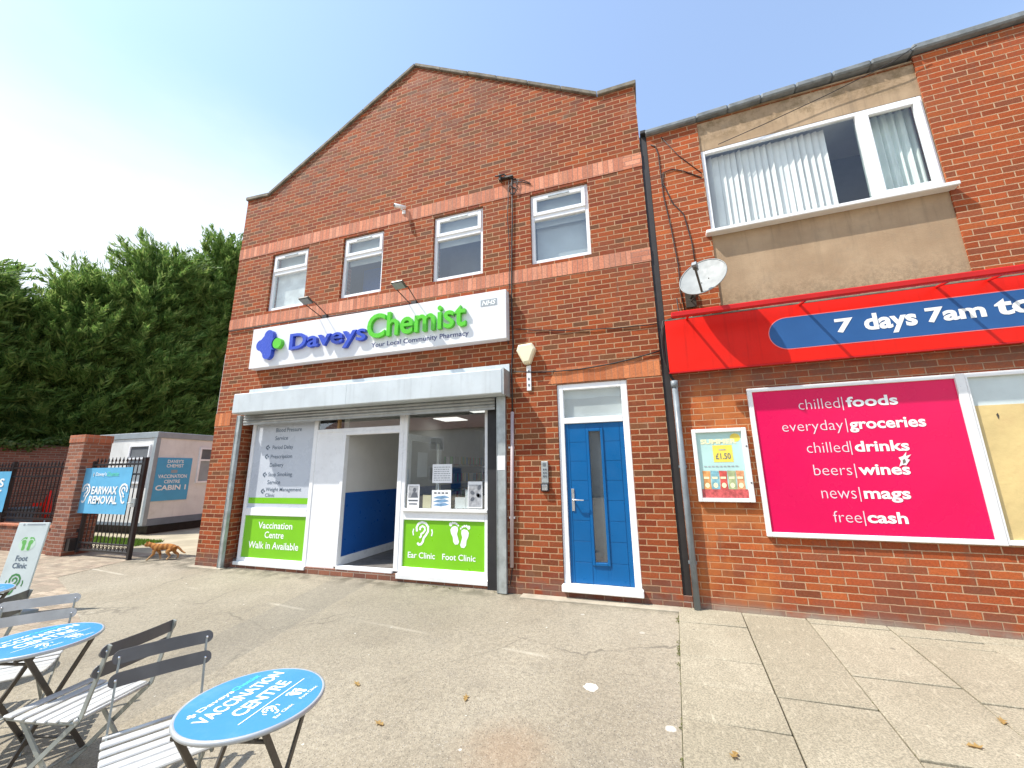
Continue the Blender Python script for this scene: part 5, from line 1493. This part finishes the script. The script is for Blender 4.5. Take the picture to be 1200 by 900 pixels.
# dry leaves blown about the forecourt
M_dry = leaf_mat('dry_leaf', [(.2, (.34, .19, .06)), (.8, (.50, .34, .13))])
spots = [((-1.42, -2.29), 'curled dry leaf on the tarmac straight below the blue door'), ((-1.87, -2.72), 'dry leaf lying nearest the front on the tarmac'), ((-2.35, -2.36), 'dry leaf on the tarmac nearest the white tipped table'), ((1.72, -1.95), 'dry leaf lying in the middle of the concrete slabs'), ((.36, -2.42), 'pale dry leaf on the slab nearest the tarmac edge'), ((2.05, -1.62), 'dry leaf at the right edge of the slabs')]
spots[2] = ((-2.35, -2.36), 'dry leaf furthest left on the open tarmac')
for k, ((x, y), lb) in enumerate(spots):
    z = gz(y)+(.030 if x > .2 else .004)
    a = rng.random()*6.28; s = .042
    c, q = math.cos(a), math.sin(a)
    pts = [(-1, 0, .1), (-.45, .42, .45), (-.1, .18, .2), (.25, .62, .5), (.45, .15, .25), (1, .12, .55), (.55, -.2, .2), (.3, -.6, .4), (-.1, -.2, .15), (-.5, -.45, .4)]
    b = MB(); P2 = [(x+s*(c*px_-q*py_), y+s*(q*px_+c*py_), z+s*pz_*.6) for px_, py_, pz_ in pts]
    mid = (x, y, z+.003)
    b.add([mid]+P2, [(0, i+1, (i+1) % 10+1) for i in range(10)])
    b.add([P2[0], (P2[0][0]-s*.5*c, P2[0][1]-s*.5*q, z+.006), (P2[0][0]-s*.5*c+.003, P2[0][1]-s*.5*q+.003, z+.006)], [(0, 1, 2)])
    tag(b.build('fallen_leaf', M_dry), lb, 'leaf', 'dry leaves on the forecourt')

# ================================================================== A-BOARD
bd = thing('pavement_board', 'pale grey upright pavement board for a foot clinic beside the cafe chairs', 'sign board', (-7.5, -2.25, gz(-2.25)))
wx = Vector((.968, .257, 0)); wn = Vector((.257, -.968, 0))
p0 = Vector((-7.80, -2.38, gz(-2.3)+.03))
H_, W_ = 1.06, .43
lean = .10
Fb = frame(tuple(p0), wx, (Vector((0, 0, H_))-wn*lean))
MB(Fb).box(0, W_, 0, H_, -.02, 0).build('front_panel', M_frost, bd, bevel=.004)
MB(Fb).box(0, W_, .01, .10, 0.001, .012).build('green_foot', M_green, bd, bevel=.003)
MB(Fb).box(-.02, W_+.02, -.02, .03, -.18, .16).build('base', M_cabin_trim, bd, bevel=.006)
f = Flat(Fb, .002)
for sgn_ in (-1, 1): f.foot(W_*.5+.045*sgn_, .80, .15, -.12*sgn_, sgn_)
f.build('foot_emblem', mat('mid_green_print', (.13, .42, .10), .5), bd)
Flat(Fb, .0015).ell(W_*.5, .80, .115, .085).build('emblem_ground', mat('pale_mint_print', (.52, .66, .55), .5), bd)
text('lettering', 'Foot', M_print_g, bd, Fb, (W_*.30, W_*.68, .60, .665), .002, bold=.02)
text('lettering', 'Clinic', M_print_g, bd, Fb, (W_*.27, W_*.72, .515, .58), .002, bold=.02)
Flat(Fb, .002).ear(W_*.5, .33, .22).build('ear_emblem', mat('deep_green_print', (.05, .22, .06), .5), bd)
Flat(Fb, .002).ell(W_*.2, 1.035, .014, .014).rect(W_*.30, W_*.88, 1.03, 1.045).build('heading_rule', M_silver, bd)

# ================================================================== CAFE FURNITURE
def make_chair(name, m_slat, m_frame, m_back):
    t = thing(name, '', 'chair')
    for k in range(6):
        x = -.17+.072*k
        z = .452-.012*math.sin(k/5*math.pi)
        b = MB().box(x-.029, x+.029, -.205, .205, z-.007, z+.007); b.build('seat_slat', m_slat, t, bevel=.005)
    for y in (-.185, .185):
        b = MB(); b.tube([(-.215, y, .437), (0, y, .428), (.21, y, .437)], .009, 6); b.build('seat_rail', m_frame, t)
        b = MB(); b.bar((-.345, y, .815), (-.245, y, .46), .009, .022, (1, 0, 0)).bar((-.245, y, .462), (.235, y, .0), .009, .024, (1, 0, .6)); b.build('leg', m_frame, t)
        yy_ = y*.90
        b = MB().bar((.15, yy_, .43), (-.26, yy_, .0), .009, .024, (1, 0, -.6)); b.build('leg', m_frame, t)
    b = MB(); b.tube([(-.232, -.2, .455), (-.232, .2, .455)], .010, 6); b.build('rear_bar', m_slat, t)
    b = MB(); b.tube([(.13, -.185, .10), (.13, .185, .10)], .006, 6); b.build('stretcher', m_frame, t)
    b = MB(); b.tube([(-.17, -.165, .095), (-.17, .165, .095)], .006, 6); b.build('stretcher', m_frame, t)
    for z, x in ((.785, -.337), (.685, -.309)):
        # rounded slats screwed in front of the uprights, gently curved
        b = MB(); hh = .033
        ring = []
        es_ = [0, .25, .5, .7, .85, .88, .91, .94, .965, .985, .997]
        for e_ in [-q for q in es_[:0:-1]]+es_:
            y = .215*e_; e = abs(e_)
            h = hh*(1 if e < .85 else max(.08, math.sqrt(max(0, 1-((e-.85)/.15)**2))))
            cx = x+.014-.028*(1-e*e)*.6
            ring.append((cx, y, z, h))
        vs = []
        for cx, y, zz, h in ring: vs += [(cx+.006, y, zz-h), (cx-.006+.010*.0, y, zz-h), (cx-.016+.01, y, zz+h), (cx+.006-.008, y, zz+h)]
        m_ = len(ring); fs = []
        for i in range(m_-1):
            for j in range(4): fs.append((i*4+j, i*4+(j+1) % 4, (i+1)*4+(j+1) % 4, (i+1)*4+j))
        fs += [(3, 2, 1, 0), tuple((m_-1)*4+j for j in range(4))]
        b.add(vs, fs); s = b.build('back_slat', m_back, t)
        b = MB()
        for y in (-.187, .187): b.tube([(x-.002, y, z), (x+.021, y, z)], .006, 8)
        b.build('screw', M_chrome, s)
    return t
def copy_tree(o, parent=None):
    c = o.copy(); COL.objects.link(c)
    if parent is not None: c.parent = parent
    for ch in list(o.children): copy_tree(ch, c)
    return c
ch0 = make_chair('folding_chair', M_slat, M_chair, M_slat_shade)
chairs = [((-2.345, -3.82), (.88, -.47), 'folding slatted chair tucked up to the nearest blue table, shade-darkened back slats foremost'),
          ((-3.23, -3.69), (-.98, -.19), 'folding chair with sunlit pale seat, standing back to back with the foremost chair'),
          ((-4.17, -3.62), (.80, -.60), 'folding chair with pale grey back slats, seat under the blue table at the left edge'),
          ((-5.02, -3.66), (-.80, -.60), 'folding chair with dark back slats cut by the left edge, before the pavement board')]
def place(o, x, y, fx, fy, lb):
    o.location = (x, y, gz(y)); o.rotation_euler = (-math.atan(.033)*math.cos(0)*0, 0, math.atan2(fy, fx)); o['label'] = lb; o['group'] = 'folding chairs at the blue tables'
for k, ((x, y), (fx, fy), lb) in enumerate(chairs):
    o = ch0 if k == 0 else copy_tree(ch0)
    if k == 2:
        for c in o.children:
            if c.name.startswith('back_slat'): c.data = c.data.copy(); c.data.materials[0] = M_slat
    place(o, x, y, fx, fy, lb)

def make_table(name):
    t = thing(name, '', 'table')
    Rr, zt = .295, .71
    b = MB(); n = 64
    C_ = [(math.cos(2*math.pi*k/n), math.sin(2*math.pi*k/n)) for k in range(n)]
    prof = [(Rr-.012, zt-.022), (Rr-.002, zt-.020), (Rr+.003, zt-.012), (Rr+.001, zt-.002), (Rr-.006, zt+.001), (Rr-.012, zt-.001)]
    vs = [(r_*c, r_*s, z) for r_, z in prof for c, s in C_]
    fs = [(i*n+k, i*n+(k+1) % n, (i+1)*n+(k+1) % n, (i+1)*n+k) for i in range(len(prof)-1) for k in range(n)]
    b.smooth = True; b.add(vs, fs); b.smooth = False
    b.add([((Rr-.012)*c, (Rr-.012)*s, zt-.022) for c, s in C_], [tuple(range(n))])
    b.build('rim', M_rim, t)
    b = MB().prism_z([((Rr-.011)*c, (Rr-.011)*s) for c, s in C_], zt-.006, zt-.0005)
    top = b.build('tabletop', M_table, t)
    F = frame((0, 0, zt), (-.10, .995, 0), (-.995, -.10, 0))
    def tx(s, m_, box, bold): text('lettering', s, m_, top, F, box, .0006, bold=bold)
    tx('Daveys', M_print_w, (-.135, .035, .135, .172), .02)
    tx('Chemist', M_turq, (.038, .185, .142, .176), .02)
    Flat(F, .0006).rect(-.185, -.150, .147, .160).rect(-.174, -.161, .136, .171).build('emblem', M_print_w, top)
    tx('VACCINATION', M_print_w, (-.205, .235, .045, .112), .022)
    tx('CENTRE', M_print_w, (-.125, .165, -.060, .010), .022)
    Flat(F, .0006).rect(-.175, .205, -.098, -.093).ear(-.055, -.150, .075).build('ear_emblem', M_print_w, top)
    Flat(F, .0006).foot(.075, -.15, .065, .3).foot(.105, -.155, .065, .1, -1).build('foot_emblem', M_print_w, top)
    tx('Ear Clinic', M_print_w, (-.105, .0, -.215, -.197), .012)
    tx('Foot Clinic', M_print_w, (.045, .155, -.215, -.197), .012)
    # two crossing frames
    an = R(15); a = Vector((math.cos(an), math.sin(an), 0)); bb = Vector((-a.y, a.x, 0))
    Z = Vector((0, 0, 1))
    for w_, s_ in ((.165, 1), (.195, -1)):
        for e in (-1, 1):
            tp = a*w_*e+bb*.205*s_; bt = a*w_*e-bb*.225*s_
            b = MB().bar(tp+Z*.695, bt, .010, .026, bb); b.build('leg', M_leg, t)
        for q in (.12, .93):
            tp = bb*.205*s_; bt = -bb*.225*s_
            c = bt.lerp(tp+Z*.695, q)
            b = MB(); b.tube([c-a*w_, c+a*w_], .008, 6); b.build('stretcher', M_leg, t)
    b = MB().bar(-bb*.24+a*.17+Z*.684, bb*.24+a*.17+Z*.684, .012, .014).bar(-bb*.24-a*.17+Z*.684, bb*.24-a*.17+Z*.684, .012, .014); b.build('top_rail', M_leg, t)
    return t
t0 = make_table('bistro_table')
for k, ((x, y), lb) in enumerate([((-1.795, -3.80), 'round blue vaccination table in full view at the bottom of the photo'), ((-3.74, -3.70), 'round blue table cut by the left edge, over a pale slatted seat'), ((-5.82, -3.32), 'round blue table at the left edge showing only a sliver beside the pavement board')]):
    o = t0 if k == 0 else copy_tree(t0)
    o.location = (x, y, gz(y)); o['label'] = lb; o['group'] = 'round blue tables on the forecourt'

# ================================================================== GINGER CAT
def skinned(name, verts, edges, radii, m, parent=None, subdiv=2):
    me = bpy.data.meshes.new(name); me.from_pydata(verts, edges, [])
    o = bpy.data.objects.new(name, me); COL.objects.link(o)
    md = o.modifiers.new('skin', 'SKIN'); md.use_smooth_shade = True; md.branch_smoothing = .6
    for v, r in zip(me.skin_vertices[0].data, radii): v.radius = (r, r) if not isinstance(r, tuple) else r
    me.skin_vertices[0].data[0].use_root = True
    sd = o.modifiers.new('sub', 'SUBSURF'); sd.levels = sd.render_levels = subdiv
    dg = bpy.context.evaluated_depsgraph_get()
    new = bpy.data.meshes.new_from_object(o.evaluated_get(dg))
    bpy.data.objects.remove(o); bpy.data.meshes.remove(me)
    for p in new.polygons: p.use_smooth = True
    new.name = name
    return link_mesh(name, new, m, parent)
def fur():
    b = NB('ginger_fur'); o = b.coords(); x, y, z = b.sep(o)
    w = b.math('SINE', b.math('ADD', b.math('MULTIPLY', x, 78), b.math('MULTIPLY', b.noise(o, 9, 3), 9)))
    c = b.mix(b.ss(w, -.3, .6), (.40, .17, .045), (.20, .062, .016))
    c = b.mix(b.ss(b.noise(o, 150, 4, .8), .35, .7, 0, .4), c, (.48, .26, .10))
    c = b.mix(b.ss(z, .05, .11, 1, 0), c, (.50, .33, .18))
    c = b.mix(b.math('MULTIPLY', b.ss(z, .19, .15, 0, 1), b.ss(z, .1, .13, 0, .45)), c, (.48, .29, .13))
    return b.done(b.bsdf(c, .9, 0, b.bump(b.noise(o, 260, 4, .8), .5, .004), .15))
M_fur = fur()
cat = thing('cat', 'ginger tabby cat walking past the open gateway towards the gate', 'cat', (-8.98, .17, 0.004), R(-155))
# x forward, z up; one skeleton, grown from the pelvis
V_ = [(-.19, 0, .245), (-.10, 0, .240), (.0, 0, .232), (.10, 0, .240), (.165, 0, .262), (.225, 0, .285), (.275, 0, .280), (.322, 0, .266),
      (-.25, 0, .235), (-.31, 0, .190), (-.37, 0, .135), (-.43, 0, .105)]
r_ = [(.064, .075), (.066, .076), (.064, .074), (.062, .074), (.048, .056), .043, .046, .023, .030, .019, .017, .012]
E_ = [(0, 1), (1, 2), (2, 3), (3, 4), (4, 5), (5, 6), (6, 7), (0, 8), (8, 9), (9, 10), (10, 11)]
def limb(root, pts, rr):
    prev = root
    for p, r in zip(pts, rr): V_.append(p); r_.append(r); E_.append((prev, len(V_)-1)); prev = len(V_)-1
limb(3, [(.115, .045, .175), (.10, .048, .115), (.165, .046, .055), (.195, .046, .016), (.222, .046, .012)], [.034, .024, .018, .016, .014])
limb(3, [(.10, -.045, .175), (.055, -.048, .115), (.045, -.046, .055), (.030, -.046, .016), (.055, -.046, .012)], [.034, .024, .018, .016, .014])
limb(0, [(-.185, .048, .185), (-.130, .052, .135), (-.190, .050, .080), (-.155, .050, .016), (-.128, .050, .012)], [.046, .033, .020, .016, .014])
limb(0, [(-.205, -.048, .185), (-.185, -.052, .130), (-.275, -.050, .080), (-.265, -.050, .016), (-.238, -.050, .012)], [.046, .033, .020, .016, .014])
skinned('body', V_, E_, r_, M_fur, cat)
Wc = MW[cat.name]
for s in (-1, 1):
    b = MB(Wc)
    b.add([(.245, .012*s, .312), (.262, .044*s, .300), (.285, .020*s, .312), (.262, .034*s, .352)], [(0, 1, 3), (1, 2, 3), (2, 0, 3), (0, 2, 1)]); b.build('ear', M_fur, cat)
    b = MB(Wc); b.tube([(.309, .0225*s, .285), (.315, .0245*s, .2855)], .006, 8); b.build('eye', M_black, cat)
b = MB(Wc); b.tube([(.337, 0, .270), (.345, 0, .269)], [.007, .004], 8); b.build('nose', mat('pink_nose', (.45, .18, .14), .5), cat)

# ================================================================== ACROSS THE STREET (seen only mirrored in the glass)
hs = thing('terraced_house', 'pale rendered terraced house across the street, mirrored in the shop window', 'house', (-10, -26, gz(-26)))
zb = gz(-26)
MB().box(-30, 8, -33, -25, zb-.3, zb+5.4).build('wall', mat('pale_house_render', (.55, .53, .48), .9, var=.1), hs)
MB().add([(-30.3, -24.7, zb+5.4), (8.3, -24.7, zb+5.4), (8.3, -29, zb+8), (-30.3, -29, zb+8), (-30.3, -33.3, zb+5.4), (8.3, -33.3, zb+5.4)], [(0, 1, 2, 3), (3, 2, 5, 4), (0, 3, 4), (1, 5, 2), (0, 4, 5, 1)]).build('roof', M_tile, hs)
for k in range(7):
    for z, h in ((1.0, 1.3), (3.6, 1.2)):
        x = -27+5*k
        w = MB().box(x-.7, x+.7, -25.0, -24.95, zb+z, zb+z+h).build('window', M_upvc, hs)
        MB().box(x-.6, x-.03, -24.95, -24.94, zb+z+.1, zb+z+h-.1).build('pane', M_dark_room, w)
        MB().box(x+.03, x+.6, -24.95, -24.94, zb+z+.1, zb+z+h-.1).build('pane', M_dark_room, w)
    MB().box(x+1.4, x+2.3, -25.0, -24.95, zb, zb+2.1).build('door', M_door, hs)
